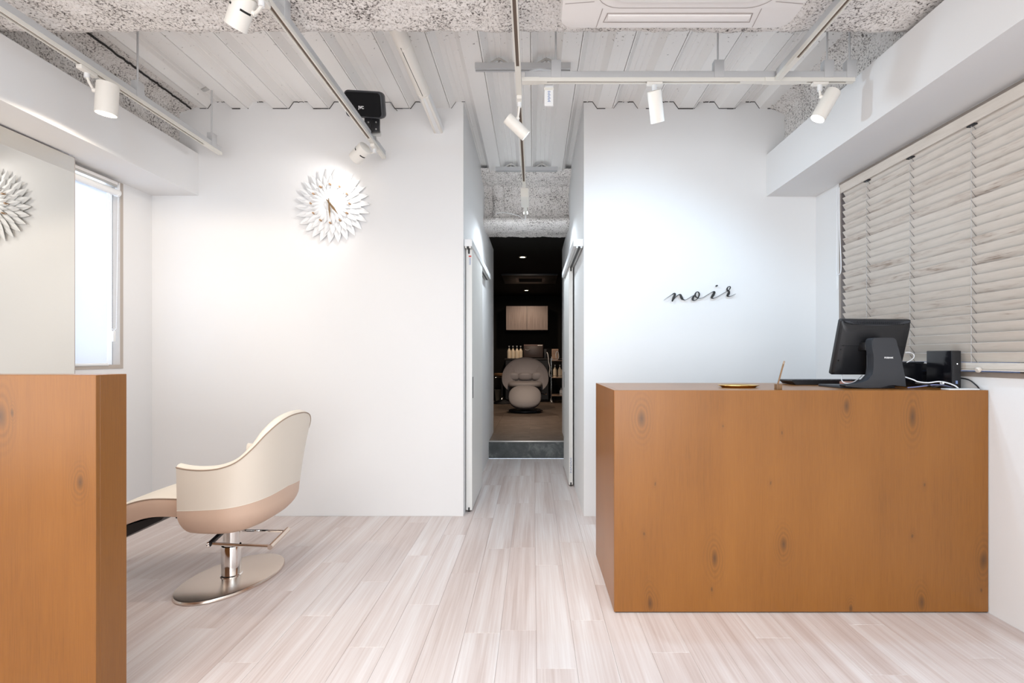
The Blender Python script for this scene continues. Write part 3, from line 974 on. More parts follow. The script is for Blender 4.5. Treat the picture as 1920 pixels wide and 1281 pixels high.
def spk_loop(hx, hz, r, y, dz=0.0):
    return [SM @ Vector((p.x, y, p.y + dz)) for p in rrect(-hx, hx, -hz, hz, r, 0)]


hx, hz = .122, .078
mb = MB()
vs = mb.quadgrid([spk_loop(hx - .012, hz - .012, .02, 0), spk_loop(hx - .003, hz - .003, .024, .006), spk_loop(hx, hz, .026, .022), spk_loop(hx - .003, hz - .003, .026, .07), spk_loop(hx - .03, hz - .02, .03, .11), spk_loop(hx - .06, hz - .035, .03, .125)], closed_u=True)
mb.bm.faces.new(vs[-1]); mb.bm.faces.new(list(reversed(vs[0])))
build('cabinet', mb, M['charcoal'], sp)
mb = MB()
vs = mb.quadgrid([spk_loop(hx - .010, hz - .010, .02, .001), spk_loop(hx - .013, hz - .013, .019, -.005), spk_loop(hx - .022, hz - .022, .016, -.008)], closed_u=True)
mb.bm.faces.new(vs[-1])
build('grille', mb, M['black_matte'], sp)
text_part('badge', 'JVC', .022, SM @ Matrix.Translation((-.012, -.0088, -.018)) @ Matrix.Rotation(math.pi / 2, 4, 'X'), M['print_white'], sp, bold=.0008)
for (xa, xb, ya, yb) in ((684, 697, 221, 250), (698, 712, 221, 248)):
    b_ = build('bracket_arm', bx(px(xa, 3.2), px(xb, 3.2), 3.19, 3.21, pz(yb, 3.2), pz(ya, 3.2) + .03, bev=.002), M['black'], sp)
    for yy in (ya + 8, yb - 6):
        c = P((xa + xb) / 2, yy, 3.186)
        build('bracket_bolt', MB().cyl(c, c + Vector((0, .006, 0)), .005, n=10), M['alu'], b_)
build('wall_plate', bx(px(690, 3.2), px(712, 3.2), 3.212, 3.23, pz(252, 3.2), pz(243, 3.2), bev=.002), M['alu'], sp)
build('bracket_strut', MB().tube([P(704, 250, 3.22), P(706, 262, 3.28), Vector((-1.058, 3.42, TZ + .066))], .0045, 8), M['alu'], sp)
build('speaker_wire', MB().tube([P(704, 250, 3.38), P(705, 258, 3.38), P(709, 268, 3.38), P(710, 280, 3.40), (px(712, 3.45), 3.45, 2.60)], .0022, 6, smooth=4), M['black'], sp)
build('wire_lead', MB().tube([P(718, 191, 3.42), P(726, 192, 3.45), P(733, 192, 3.5), P(738, 200, 3.56), P(745, 208, 3.598)], .002, 6, smooth=4), M['black'], sp)

# ================================================================== FLOWER CLOCK
ck = Vector((px(622, 3.57), WB, pz(384, 3.57)))
clk = thing('flower_clock', ck, 'white sunflower-shaped wall clock with layered petals and bronze hands', 'clock')
NP = 26
petals = {}


def petal_mesh(r0, r1, w, y, twist):
    mb = MB()
    rows_ = []
    for i in range(9):
        t = i / 8
        rr = r0 + (r1 - r0) * t
        ww = w * (max(0, math.sin(math.pi * min(1, (t * .78 + .22)))) ** .8) if t < 1 else 0.0006
        ww = max(ww, .0006)
        sk = twist * max(0, t - .35) ** 1.5
        rows_.append([Vector((-ww + sk, -(y - ww * .35 * (1 - t)), rr)), Vector((sk, -(y + .012 * math.sin(math.pi * t)), rr)), Vector((ww + sk, -(y + ww * .35), rr))])
    back = [[p + Vector((0, .0025, 0)) for p in r] for r in rows_]
    mb.quadgrid(rows_); mb.quadgrid(back)
    for k in (0, 2):
        mb.quadgrid([[r[k] for r in rows_], [r[k] for r in back]])
    bm = mb.bm
    bmesh.ops.remove_doubles(bm, verts=bm.verts, dist=1e-6); bmesh.ops.recalc_face_normals(bm, faces=bm.faces)
    me = bpy.data.meshes.new('petal'); bm.to_mesh(me); bm.free(); me.materials.append(M['petal'])
    return me


for layer, (r0, r1, w, y, tw) in enumerate(((.09, .272, .030, .016, .03), (.06, .215, .026, .034, .025), (.03, .150, .018, .052, .018))):
    me = petal_mesh(r0, r1, w, y, tw)
    for k in range(NP):
        o = bpy.data.objects.new('petal', me); COL.objects.link(o); o.parent = clk
        o.rotation_euler = (0, 2 * math.pi * (k + .5 * (layer % 2)) / NP + .03, 0)
Yrot = Matrix.Translation(ck) @ Matrix.Rotation(math.pi / 2, 4, 'X')
build('hub', MB().lathe([(0, 0), (.10, 0), (.10, .012), (.05, .058), (.03, .064), (0, .066)], Yrot, 32), M['petal'], clk)
for k in range(12):
    a = 2 * math.pi * k / 12
    c = ck + Vector((math.sin(a) * .138, -.070, math.cos(a) * .138))
    build('hour_marker', MB().cyl(c, c + Vector((0, .028, 0)), .0062, n=10), M['marker'], clk)


def hand(a, L, w, y):
    d = Vector((math.sin(a), 0, math.cos(a))); s_ = Vector((math.cos(a), 0, -math.sin(a)))
    o_ = ck + Vector((0, -y, 0))
    return MB().extrude_poly([o_ - d * .03 - s_ * w * .4, o_ + d * L * .45 - s_ * w, o_ + d * L, o_ + d * L * .45 + s_ * w, o_ - d * .03 + s_ * w * .4], (0, .002, 0))


build('minute_hand', hand(math.radians(176), .125, .0065, .082), M['brass_hand'], clk)
build('hour_hand', hand(math.radians(142), .105, .0085, .077), M['brass_hand'], clk)
build('hand_pin', MB().cyl(ck + Vector((0, -.086, 0)), ck + Vector((0, -.06, 0)), .007, n=12), M['brass_hand'], clk)

# ================================================================== "noir" LETTERING
sg = thing('wall_lettering', (px(1313, WB), WB, pz(552, WB)), 'black handwritten noir lettering mounted on the right back wall', 'sign')
SY = WB - .018


def sp_pt(x, y): return (px(1230 + x / 11.294, SY), pz(520 + y / 11.294, SY))


def stroke(pts, name='letter_stroke', k=8):
    """pts: (x, y, width) in sign units"""
    v = spline([Vector(p) for p in pts], k)
    L_, R_ = [], []
    for i, p in enumerate(v):
        a = v[max(0, i - 1)]; b_ = v[min(len(v) - 1, i + 1)]
        t = Vector((b_.x - a.x, b_.y - a.y)); t = t.normalized() if t.length else Vector((1, 0))
        n = Vector((-t.y, t.x)); w = max(p.z * 1.12, 4.0) / 2
        L_.append(sp_pt(p.x + n.x * w, p.y + n.y * w)); R_.append(sp_pt(p.x - n.x * w, p.y - n.y * w))
    mb = MB()
    f0 = [[Vector((x, SY, z)) for x, z in L_], [Vector((x, SY, z)) for x, z in R_]]
    f1 = [[p + Vector((0, .006, 0)) for p in r] for r in f0]
    mb.quadgrid([f0[0], f0[1], f1[1], f1[0]], closed_v=True)
    n_ = len(L_)
    mb.ngon([f0[0][0], f0[1][0], f1[1][0], f1[0][0]]); mb.ngon([f0[0][-1], f0[1][-1], f1[1][-1], f1[0][-1]])
    return mb


noir = [
    ('letter_n', [(170, 482, 3), (270, 415, 7), (340, 368, 11), (378, 345, 22), (402, 352, 34), (397, 385, 40), (372, 440, 36), (343, 512, 22)]),
    ('letter_n', [(350, 500, 10), (400, 440, 11), (450, 392, 12), (490, 368, 18), (520, 376, 36), (537, 415, 42), (555, 450, 42), (583, 473, 20), (620, 480, 9), (680, 455, 8), (760, 405, 8), (815, 380, 9)]),
    ('letter_o', [(815, 385, 20), (785, 435, 36), (783, 475, 32), (815, 490, 14), (862, 470, 12), (905, 415, 20), (920, 355, 24), (895, 312, 16), (855, 318, 16), (833, 365, 26), (845, 410, 24), (890, 438, 12), (935, 446, 8), (1000, 430, 8), (1080, 382, 8), (1165, 330, 9), (1215, 307, 16)]),
    ('letter_i', [(1190, 318, 9), (1222, 306, 22), (1240, 318, 36), (1218, 370, 44), (1185, 420, 38), (1195, 443, 22), (1240, 440, 9), (1320, 405, 8), (1400, 358, 8), (1470, 318, 8), (1520, 290, 9)]),
    ('letter_r', [(1520, 292, 9), (1555, 262, 12), (1578, 222, 16), (1568, 196, 12), (1530, 205, 14), (1508, 245, 22), (1520, 280, 26), (1548, 300, 30), (1543, 345, 44), (1518, 385, 36), (1535, 405, 18), (1585, 402, 8), (1640, 378, 7), (1692, 350, 4)]),
    ('letter_dot', [(1264, 188, 14), (1280, 183, 26), (1296, 177, 28), (1310, 172, 14)]),
]
for n_, pts in noir:
    build(n_, stroke(pts), M['sign'], sg, smooth=False)
for (x, y) in ((395, 370), (540, 430), (920, 360), (1225, 360), (1545, 340), (1287, 180)):
    a, c = sp_pt(x, y)
    build('standoff_pin', MB().cyl((a, SY + .004, c), (a, WB, c), .0025, n=8), M['alu'], sg)

# ================================================================== LEFT: MIRROR, PARTITION, ROLLER BLIND
mr = thing('wall_mirror', (-2.68, .9, .9), 'large frameless mirror on the left wall reflecting the flower clock', 'mirror')
MX = -2.678
build('mirror_face', bx(MX - .004, MX, -.6, 2.896, .55, 2.316), M['mirror'], mr)
build('mirror_edge', bx(MX - .0045, MX + .0006, 2.896, 2.8985, .55, 2.318), M['ac_line'], mr)
build('mirror_top_edge', bx(MX - .0045, MX + .0006, -.6, 2.896, 2.316, 2.3182), M['ac_line'], mr)
build('backing_board', bx(XL + .003, MX - .0048, -.55, 2.84, .58, 2.28), M['plastic_white'], mr)

# partition
part_org = Vector((-1.323, 1.5, 0))
kn = lambda pts: [(px(x, 1.5) - part_org.x, pz(y, 1.5), s_) for x, y, s_ in pts]
M['wood_part'] = m_wood_knotty('knotty_orange_veneer_partition', kn([(150, 905, .009), (2, 780, .016), (25, 772, .006), (-60, 1100, .02), (-140, 850, .02)]))
pt = thing('partition', part_org, 'orange wooden half-height partition at the left edge', 'partition')
PZ = pz(703.4, 1.5)
build('front_panel', bx(-2.60, -1.323, 1.5, 1.515, .0, PZ, bev=.0012, seg=1), M['wood_part'], pt)
build('end_panel', bx(-1.335, -1.323, 1.5152, 1.614, .0, PZ, bev=.0012, seg=1), M['wood_part'], pt)
build('back_panel', bx(-2.60, -1.3352, 1.600, 1.614, .0, PZ, bev=.0012, seg=1), M['wood_part'], pt)
build('top_panel', bx(-2.598, -1.3352, 1.5152, 1.5998, PZ - .015, PZ), M['wood_part'], pt)

# roller blind
rb = thing('roller_blind', (-2.76, 2.7, 2.26), 'white roller blind over the narrow left window', 'blind')
XB = -2.745
build('head_rail', bx(XB - .02, XB + .012, w1y0 + .04, 3.262, 2.286, 2.304), M['ac_white'], rb)
build('head_rail_lip', bx(XB - .018, XB + .008, w1y0 + .04, 3.262, 2.270, 2.286), M['alu'], rb)
build('roller_tube', MB().cyl((XB, w1y0 + .04, 2.236), (XB, 3.262, 2.236), .021, n=24), M['plastic_white'], rb)
build('end_cap', MB().cyl((XB, 3.262, 2.236), (XB, 3.278, 2.236), .024, n=24), M['plastic_white'], rb)
build('end_bracket', bx(XB - .02, XB + .012, 3.278, 3.2815, 2.225, 2.306), M['ac_white'], rb)
build('fabric', bx(XB - .0215, XB - .0207, w1y0 + .05, 3.215, 1.108, 2.24), M['cloth'], rb)
build('bottom_bar', MB().cyl((XB - .02, w1y0 + .05, 1.106), (XB - .02, 3.222, 1.106), .0095, n=14), M['plastic_white'], rb)
# bead chain: two strands and a weight
chain = []
ya, yb, zt, zb = 3.262, 3.305, 2.215, 1.345
path = [Vector((XB + .0, ya - .045 + .012 * (t / 40), zt - (zt - zb) * t / 40)) for t in range(41)]
yc = 3.245
path += [Vector((XB, yc - .012 + .03 * i / 6, zb - .018 * math.sin(math.pi * i / 6))) for i in range(1, 6)]
path += [Vector((XB, yc + .02 + .016 * t / 40, zb + (zt - zb) * t / 40)) for t in range(41)]
mbc = MB()
acc = 0.0; prev = path[0]
for p in path[1:]:
    seg = (p - prev).length; n = max(1, int(seg / .0085))
    for i in range(n):
        c = prev.lerp(p, i / n)
        r = bmesh.ops.create_icosphere(mbc.bm, subdivisions=1, radius=.0030, matrix=Matrix.Translation(c))
    prev = p
o = build('bead_chain', mbc, M['cord'], rb); o['kind'] = 'stuff'
build('chain_cord', MB().tube(path, .0012, 5), M['cord'], rb)
build('chain_weight', bx(XB - .005, XB + .005, yc - .008, yc + .010, 1.255, 1.325, bev=.003), M['plastic_white'], rb)

# ================================================================== RIGHT: VENETIAN BLIND
vb = thing('venetian_blind', (2.03, 2.1, 1.12), 'whitewashed wooden venetian blind over the wide right window', 'blind')
VY0, VY1 = 0.90, 3.270
build('valance', bx(2.018, 2.030, VY0, VY1, 2.231, 2.287, bev=.002, seg=1), M['slat'], vb)
build('head_rail', bx(2.031, 2.070, VY0 + .02, VY1 - .01, 2.255, 2.284), M['frame'], vb)
PITCH = .0446
nsl = 25
sm = MB()
Wd, ang = .049, math.radians(60)
ca, sa = math.cos(ang) * Wd / 2, math.sin(ang) * Wd / 2
th = .0028
sm.extrude_poly([Vector((-ca - th * sa / Wd, -(VY1 - VY0 - .02) / 2, sa)), Vector((-ca + th, -(VY1 - VY0 - .02) / 2, sa + th * .5)), Vector((ca + th, -(VY1 - VY0 - .02) / 2, -sa + th * .5)), Vector((ca - th * .5, -(VY1 - VY0 - .02) / 2, -sa))], (0, VY1 - VY0 - .02, 0))
bmesh.ops.recalc_face_normals(sm.bm, faces=sm.bm.faces)
sme = bpy.data.meshes.new('slat'); sm.bm.to_mesh(sme); sm.bm.free(); sme.materials.append(M['slat'])
xs = 2.045
for i in range(nsl):
    o = bpy.data.objects.new('slat', sme); COL.objects.link(o); o.parent = vb
    o.location = Vector((xs, (VY0 + VY1) / 2, 2.222 - i * PITCH)) - ORG[vb]
zbot = 2.222 - (nsl - 1) * PITCH
build('bottom_rail', bx(2.026, 2.062, VY0 + .01, VY1 - .01, zbot - .054, zbot - .024, bev=.004), M['slat'], vb)
build('spare_slat', bx(2.022, 2.066, VY0 + .01, VY1 - .01, zbot - .0600, zbot - .0545), M['slat'], vb)
for yl in (3.02, 2.672, 2.298, 1.93, 1.56, 1.19):
    build('ladder_cord', MB().cyl((xs - ca - .004, yl, zbot - .05), (xs - ca - .004, yl, 2.25), .0009, n=6), M['ladder'], vb)
    build('ladder_cord', MB().cyl((xs + ca + .004, yl, zbot - .05), (xs + ca + .004, yl, 2.25), .0009, n=6), M['ladder'], vb)
    mb = MB()
    for i in range(nsl):
        z = 2.222 - i * PITCH - .003
        mb.cyl((xs - ca - .005, yl, z + sa - .002), (xs + ca + .002, yl, z - sa - .003), .0013, n=4)
    o = build('ladder_rung', mb, M['rung'], vb); o['kind'] = 'stuff'
    build('cord_guide', bx(2.024, 2.044, yl - .02, yl + .02, 2.2245, 2.2305), M['black'], vb)
loop = [(2.012, 3.282, 2.28), (2.010, 3.284, 1.9), (2.010, 3.286, 1.72), (2.008, 3.262, 1.695), (2.010, 3.240, 1.74), (2.012, 3.258, 2.0), (2.012, 3.262, 2.27)]
build('pull_cord', MB().tube(loop, .0030, 8, smooth=6), M['cord'], vb)
build('cord_weight', bx(2.004, 2.014, 3.270, 3.282, 1.60, 1.69, bev=.003), M['plastic_white'], vb)
build('cord_cap', MB().lathe([(0, .012), (.010, .010), (.013, 0), (.010, -.006), (0, -.007)], Matrix.Translation((2.012, 2.245, 1.095)) @ Matrix.Rotation(1.2, 4, 'Y'), 16), M['slat'], vb)

# ================================================================== RECEPTION COUNTER
CX0, CX1, CY0, CY1, CZ = .3637, 2.049, 2.233, 2.885, 1.0036
corg = Vector((CX0, CY0, 0))
kn2 = lambda pts: [(px(x, CY0) - corg.x, pz(y, CY0), s_) for x, y, s_ in pts]
M['wood'] = m_wood_knotty('knotty_orange_veneer_counter', kn2([(1203, 785, .016), (1587, 762, .013), (1711, 782, .018), (1339, 1048, .015), (1468, 1022, .013), (1222, 1128, .013),
                          (1728, 1130, .014), (1845, 1050, .016), (1334, 1106, .005), (1466, 812, .004), (1446, 905, .004), (1206, 1003, .004), (1712, 1004, .004),
                          (1357, 798, .003), (1595, 1142, .008), (1226, 910, .004), (1732, 911, .004), (1840, 1107, .005)]))
ct = thing('reception_counter', corg, 'orange knotty wood reception counter standing against the right wall', 'counter')
build('front_panel', bx(CX0, CX1, CY0, CY0 + .02, .005, CZ, bev=.0012, seg=1), M['wood'], ct)
build('side_panel', bx(CX0, CX0 + .02, CY0 + .0202, CY1, .005, CZ, bev=.0012, seg=1), M['wood'], ct)
build('countertop', bx(CX0 + .0202, CX1, CY0 + .0202, CY1, CZ - .03, CZ, bev=.001, seg=1), M['wood'], ct)
build('plinth', bx(CX0 + .006, CX1, CY0 + .006, CY1 - .3, 0, .005), M['gap'], ct)

# tray
ty = 2.43
tr = thing('brass_tray', (px(1388, ty), ty, CZ), 'shallow brass coin tray on the left part of the counter', 'tray')
tm = Matrix.Translation((px(1388, ty), ty + .02, CZ)) @ Matrix.Diagonal((1, .62, 1, 1))
build('dish', MB().lathe([(0, 0.0005), (.080, .0005), (.092, .007), (.101, .0105), (.101, .0125), (.091, .010), (.078, .004), (0, .004)], tm, 40), M['brass'], tr)
# pen stand
py_ = 2.285
x_ = px(1459, py_)
ps = thing('pen_stand', (x_, py_, CZ), 'small wooden cube pen stand holding a slanted pen', 'pen stand')
build('base', bx(x_ - .0125, x_ + .0125, py_ - .0125, py_ + .0125, CZ, CZ + .025, bev=.001), M['walnut'], ps)
pn = thing('pen', (x_, py_, CZ + .02), 'slim brown pen leaning in the cube stand', 'pen')
p0 = Vector((x_ - .001, py_, CZ + .0255)); p1 = P(1470.5, 677, py_)
build('barrel', MB().cyl(p0, p0.lerp(p1, .86), .0036, n=14), M['walnut'], pn)
build('cap_end', MB().cyl(p0.lerp(p1, .86), p1, .0042, .0034, n=14), M['piping'], pn)
build('clip', MB().cyl(p0.lerp(p1, .72) + Vector((.0055, 0, 0)), p0.lerp(p1, .97) + Vector((.0055, 0, 0)), .0011, n=8), M['alu'], pn)
# keyboard
kx0, kx1, ky0, ky1 = 1.388, 1.80, 2.66, 2.80
kb = thing('keyboard', ((kx0 + kx1) / 2, 2.73, CZ), 'flat black keyboard lying on the counter behind the monitor', 'keyboard')
mb = MB()
mb.extrude_poly([Vector((kx0, ky0, CZ + .020)), Vector((kx0 + .02, ky0, CZ + .002)), Vector((kx1 - .02, ky0, CZ + .002)), Vector((kx1, ky0, CZ + .020)), Vector((kx1, ky0, CZ + .026)), Vector((kx0, ky0, CZ + .026))], (0, ky1 - ky0, 0))
build('case', mb, M['black'], kb, smooth=False)
for r_ in range(4):
    mb = MB()
    for i in range(15):
        mb.box(kx0 + .012 + i * .026, kx0 + .012 + i * .026 + .022, ky0 + .012 + r_ * .031, ky0 + .038 + r_ * .031, CZ + .0235 - r_ * .001, CZ + .029 - r_ * .001, bev=.0015, seg=1)
    o = build('key_row', mb, M['charcoal'], kb); o['kind'] = 'stuff'
# pouch
pc2 = thing('card_case', (1.66, 2.62, CZ), 'small pinkish brown case lying under the monitor', 'case')
build('case_body', bx(1.625, 1.735, 2.585, 2.635, CZ, CZ + .022, bev=.004), M['pinkcard'], pc2)

# POS monitor ----------------------------------------------------------
Yt, Yb = 2.42, 2.50
mo = thing('pos_monitor', (1.66, 2.42, CZ), 'black till monitor seen from behind on its wide stand', 'monitor')
TLp, TRp, BLp, BRp = P(1576, 599, Yt), P(1709, 600, Yt), P(1557, 703, Yb), P(1687, 703, Yb)
ex = (TRp - TLp).normalized(); ez = (TLp - (BLp + ex * (TLp - BLp).dot(ex))).normalized(); ey = ez.cross(ex).normalized()  # ey points away from camera
if ey.y < 0: ey = -ey
Wm = (TRp - TLp).length; Hm = (TLp - BLp).length
Om = (TLp + TRp + BLp + BRp) / 4


def mon(x, y, z): return Om + ex * x + ey * y + ez * z


def mon_loop(hx, hz, r, y, zo=0):
    return [mon(p.x, y, p.y + zo) for p in rrect(-hx, hx, -hz, hz, r, 0)]


mb = MB()
secs = [mon_loop(Wm / 2 - .004, Hm / 2 - .004, .008, .022), mon_loop(Wm / 2, Hm / 2, .010, .018), mon_loop(Wm / 2, Hm / 2, .010, .004), mon_loop(Wm / 2 - .003, Hm / 2 - .003, .010, 0)]
vs = mb.quadgrid(secs, closed_u=True); mb.bm.faces.new(vs[0]); mb.bm.faces.new(list(reversed(vs[-1])))
build('bezel', mb, M['black'], mo)
build('screen', MB().extrude_poly([mon(a * (Wm / 2 - .014), .0222, b_ * (Hm / 2 - .014)) for a, b_ in ((-1, -1), (1, -1), (1, 1), (-1, 1))], ey * .001), M['gloss_black'], mo)
# rear shell: scooped top edge
mb = MB()
secs = [mon_loop(Wm / 2 - .005, Hm / 2 - .005, .010, -.0005), mon_loop(Wm / 2 - .009, Hm / 2 - .016, .012, -.012, -.008), mon_loop(Wm / 2 - .03, Hm / 2 - .036, .02, -.018, -.012)]
vs = mb.quadgrid(secs, closed_u=True); mb.bm.faces.new(list(reversed(vs[-1])))
build('rear_shell', mb, M['black'], mo)
mb = MB()
n = 26
rowt = [mon(-Wm / 2 + .014 + (Wm - .028) * i / n, -.006, Hm / 2 - .004) for i in range(n + 1)]
rowb = [mon(-Wm / 2 + .014 + (Wm - .028) * i / n, -.0145, Hm / 2 - .008 - .019 * max(0, math.sin(math.pi * i / n)) ** .6) for i in range(n + 1)]
mb.quadgrid([rowt, rowb])
build('vent_band', mb, M['charcoal'], mo)
mb = MB()
for i in range(46):
    x = -Wm / 2 + .045 + (Wm - .09) * i / 45
    mb.extrude_poly([mon(x, -.0075, Hm / 2 - .0065), mon(x + .0022, -.0075, Hm / 2 - .0065), mon(x + .0022, -.0145, Hm / 2 - .022), mon(x, -.0145, Hm / 2 - .022)], -ey * .0008)
o = build('vent_slits', mb, M['black_matte'], mo); o['kind'] = 'stuff'
build('panel_line', MB().extrude_poly([mon(-Wm / 2 + .012, -.0175, .014), mon(Wm / 2 - .012, -.0175, .014), mon(Wm / 2 - .012, -.0175, .0125), mon(-Wm / 2 + .012, -.0175, .0125)], -ey * .0012), M['gloss_black'], mo)
for (x, z) in ((-Wm / 2 + .026, .014), (-Wm / 2 + .016, -.006), (-Wm / 2 + .014, -.062)):
    c = mon(x, -.017, z); build('screw', MB().cyl(c, c - ey * .003, .0035, n=10), M['gloss_black'], mo)
# hinge
hc = P(1628, 648, 2.44)
build('hinge_knob', MB().cyl(hc - Vector((.012, 0, 0)), hc + Vector((.05, 0, 0)), .015, n=16), M['charcoal'], mo)
build('hinge_arm', bx(1.60, 1.70, 2.392, 2.455, 1.185, 1.225, bev=.006), M['black'], mo)
# stand: upright tapered slab flowing into a base
Yn = 2.345
prof = [P(1584, 723, Yn), P(1610, 719, Yn), P(1627, 714, Yn), P(1637, 703, Yn), P(1639, 690, Yn), P(1638, 665, Yn), P(1635, 640, Yn), P(1637, 635, Yn), P(1642, 633.5, Yn), P(1676, 633.5, Yn), P(1681, 637, Yn),
        P(1690, 672, Yn), P(1697, 706, Yn), P(1700, 726, Yn)]
foot = [P(1690, 724, Yn), P(1676, 721.5, Yn), P(1664, 722.5, Yn), P(1652, 728.3, Yn), P(1620, 728, Yn), P(1588, 725.5, Yn)]
mb = MB(); mb.extrude_poly([Vector((p.x, Yn, max(p.z, CZ + .0005))) for p in prof + foot], (0, .05, 0))
bmesh.ops.bevel(mb.bm, geom=[e for e in mb.bm.edges], offset=.0025, segments=2, affect='EDGES')
build('stand', mb, M['charcoal'], mo)
build('base_plate', bx(1.47, 1.74, Yn + .04, 2.56, CZ, CZ + .012, bev=.003), M['charcoal'], mo)
text_part('brand_print', 'POSBANK', .0095, Matrix.Translation((px(1666.5, Yn), Yn - .0003, pz(671, Yn))) @ Matrix.Rotation(math.pi / 2, 4, 'X'), M['print_white'], mo, bold=.0003, extrude=.0003)

# tower PC and receipt printer -----------------------------------------
Yc = 2.335
tw = thing('mini_computer', (px(1770, Yc), Yc + .09, CZ), 'upright black mini computer at the right end of the counter', 'computer')
tx0, tx1 = px(1785, Yc), px(1802, Yc)
tz1 = pz(657.5, Yc)
build('case', bx(tx0, tx1, Yc + .0065, Yc + .152, CZ, tz1, bev=.003), M['gloss_black'], tw)
build('front_strip', bx(tx0, tx1, Yc, Yc + .0062, CZ, tz1 - .001, bev=.002), M['black'], tw)
build('power_led', bx(tx1 - .020, tx1 - .016, Yc - .0008, Yc + .0004, pz(683.5, Yc), pz(681.5, Yc)), M['led'], tw)
build('usb_port', bx(tx1 - .026, tx1 - .016, Yc - .0008, Yc + .0004, pz(720, Yc), pz(714, Yc)), M['print_blue'], tw)
mb = MB()
for i in range(9): mb.box(tx1 - .0365, tx1 - .0345, Yc - .0008, Yc + .0004, pz(688, Yc) - i * .009, pz(688, Yc) - i * .009 + .005)
o = build('vent_slits', mb, M['charcoal'], tw); o['kind'] = 'stuff'
pr_ = thing('receipt_printer', (1.90, 2.62, CZ), 'low black receipt printer between monitor and mini computer', 'printer')
build('printer_body', bx(1.815, 2.005, 2.52, 2.65, CZ, CZ + .118, bev=.008), M['gloss_black'], pr_)
build('printer_lid', bx(1.825, 1.995, 2.53, 2.64, CZ + .1182, CZ + .126, bev=.003), M['black'], pr_)
# cables
def cable(name, pts, r, m_, label):
    o = build(name, MB().tube(pts, r, 8, smooth=6), m_, None, loc=Vector(pts[0]))
    return tag(o, label, 'cable')


cable('cable', [P(1579, 703, 2.50), P(1578, 712, 2.46), P(1583, 718, 2.42), P(1596, 718.5, 2.40), P(1606, 713, 2.44), P(1616, 704, 2.49)], .0026, M['cord'], 'white cable looping below the lower left corner of the monitor')
cable('cable', [P(1697, 661, 2.46), P(1706, 661, 2.46), P(1713, 665, 2.46), P(1713, 671, 2.46), P(1707, 676, 2.46), P(1700, 680, 2.46)], .0024, M['cord'], 'white cable arching out from behind the right side of the monitor')
cable('cable', [(1.768, 2.36, CZ + .055), (1.785, 2.33, CZ + .043), (1.80, 2.32, CZ + .034), (1.84, 2.31, CZ + .030), (1.88, 2.30, CZ + .036), (1.915, 2.295, CZ + .030), (1.945, 2.29, CZ + .018), (1.957, 2.285, CZ + .006)], .003, M['cord'], 'thick white cable running from the monitor stand to the white pad')
cable('cable', [(1.75, 2.32, CZ + .006), (1.80, 2.31, CZ + .012), (1.85, 2.30, CZ + .020), (1.90, 2.295, CZ + .018), (1.94, 2.29, CZ + .006)], .003, mat('blue_grey_cable', (.18, .2, .36), .5), 'blue grey cable lying in front of the mini computer')
cable('cable', [(1.752, 2.275, CZ + .030), (1.80, 2.265, CZ + .024), (1.83, 2.27, CZ + .012), (1.87, 2.275, CZ + .018), (1.92, 2.275, CZ + .008), (1.95, 2.27, CZ + .004)], .003, M['black'], 'black cable bunched among the white cables on the counter')
cable('cable', [(2.030, 2.40, CZ + .05), (2.040, 2.33, CZ + .045), (2.044, 2.29, CZ + .02), (2.040, 2.27, CZ + .005)], .003, M['black'], 'black cable hanging at the right side of the mini computer')
wp = thing('white_pad', (1.985, 2.275, CZ), 'flat white plastic pad at the right front corner of the counter', 'pad')
build('pad', bx(px(1778, 2.25), px(1836, 2.25), 2.246, 2.292, CZ, CZ + .006, bev=.002), M['plastic_white'], wp)
build('cable_tie', MB().lathe([(.006, -.004), (.008, -.004), (.008, .004), (.006, .004)], Matrix.Translation((1.893, 2.297, CZ + .030)) @ Matrix.Rotation(math.pi / 2, 4, 'Y'), 14), M['plastic_white'], wp)

# ================================================================== STYLING CHAIR
chx, chy = -1.573, 2.585
sc = thing('styling_chair', (chx, chy, 0), 'cream leather salon chair on an oval steel base in front of the mirror', 'chair')
# oval base
bang = math.radians(12)
bm_ = Matrix.Translation((-1.565, 2.585, 0)) @ Matrix.Rotation(-bang, 4, 'Z') @ Matrix.Diagonal((.198, .298, 1, 1))
build('base_plate', MB().lathe([(0, 0), (.985, 0), (1.0, .004), (1.0, .010), (.985, .016), (.95, .0185), (0, .020)], bm_, 64), M['satin'], sc)
build('column', MB().lathe([(.052, .019), (.052, .024), (.0465, .028), (.0465, .17), (.045, .175)], Matrix.Translation((chx, chy, 0)), 32), M['chrome'], sc)
build('piston', MB().cyl((chx, chy, .165), (chx, chy, .33), .038, n=28), M['chrome'], sc)
build('seat_mount', bx(chx - .10, chx + .10, chy - .12, chy + .12, .285, .322, bev=.008), M['black'], sc)
# pump bar: chrome loop
lz = .232
pA, pB = Vector((px(540, 2.62), 2.62, lz + .012)), Vector((px(506, 2.40), 2.40, lz))
pC, pD = P(399, 1020, 2.40), P(455, 995, 2.66)
build('pump_grip', MB().cyl(pB, pA, .0125, n=16), M['satin'], sc)
build('pump_bar', MB().tube([pB + (pA - pB) * .06, Vector((px(450, 2.41), 2.41, lz + .006)), pC], .0075, 10), M['chrome'], sc)
build('pump_bar', MB().tube([pA + (pB - pA) * .10, pD], .0065, 10), M['chrome'], sc)
build('pump_pivot', MB().cyl(pC + Vector((-.012, -.01, 0)), Vector((chx - .01, chy - .06, lz + .03)), .012, n=14), M['black'], sc)
build('pump_tip', MB().cyl(pC + Vector((-.018, -.012, -.002)), pC + Vector((-.010, -.008, 0)), .0135, n=14), M['chrome'], sc)

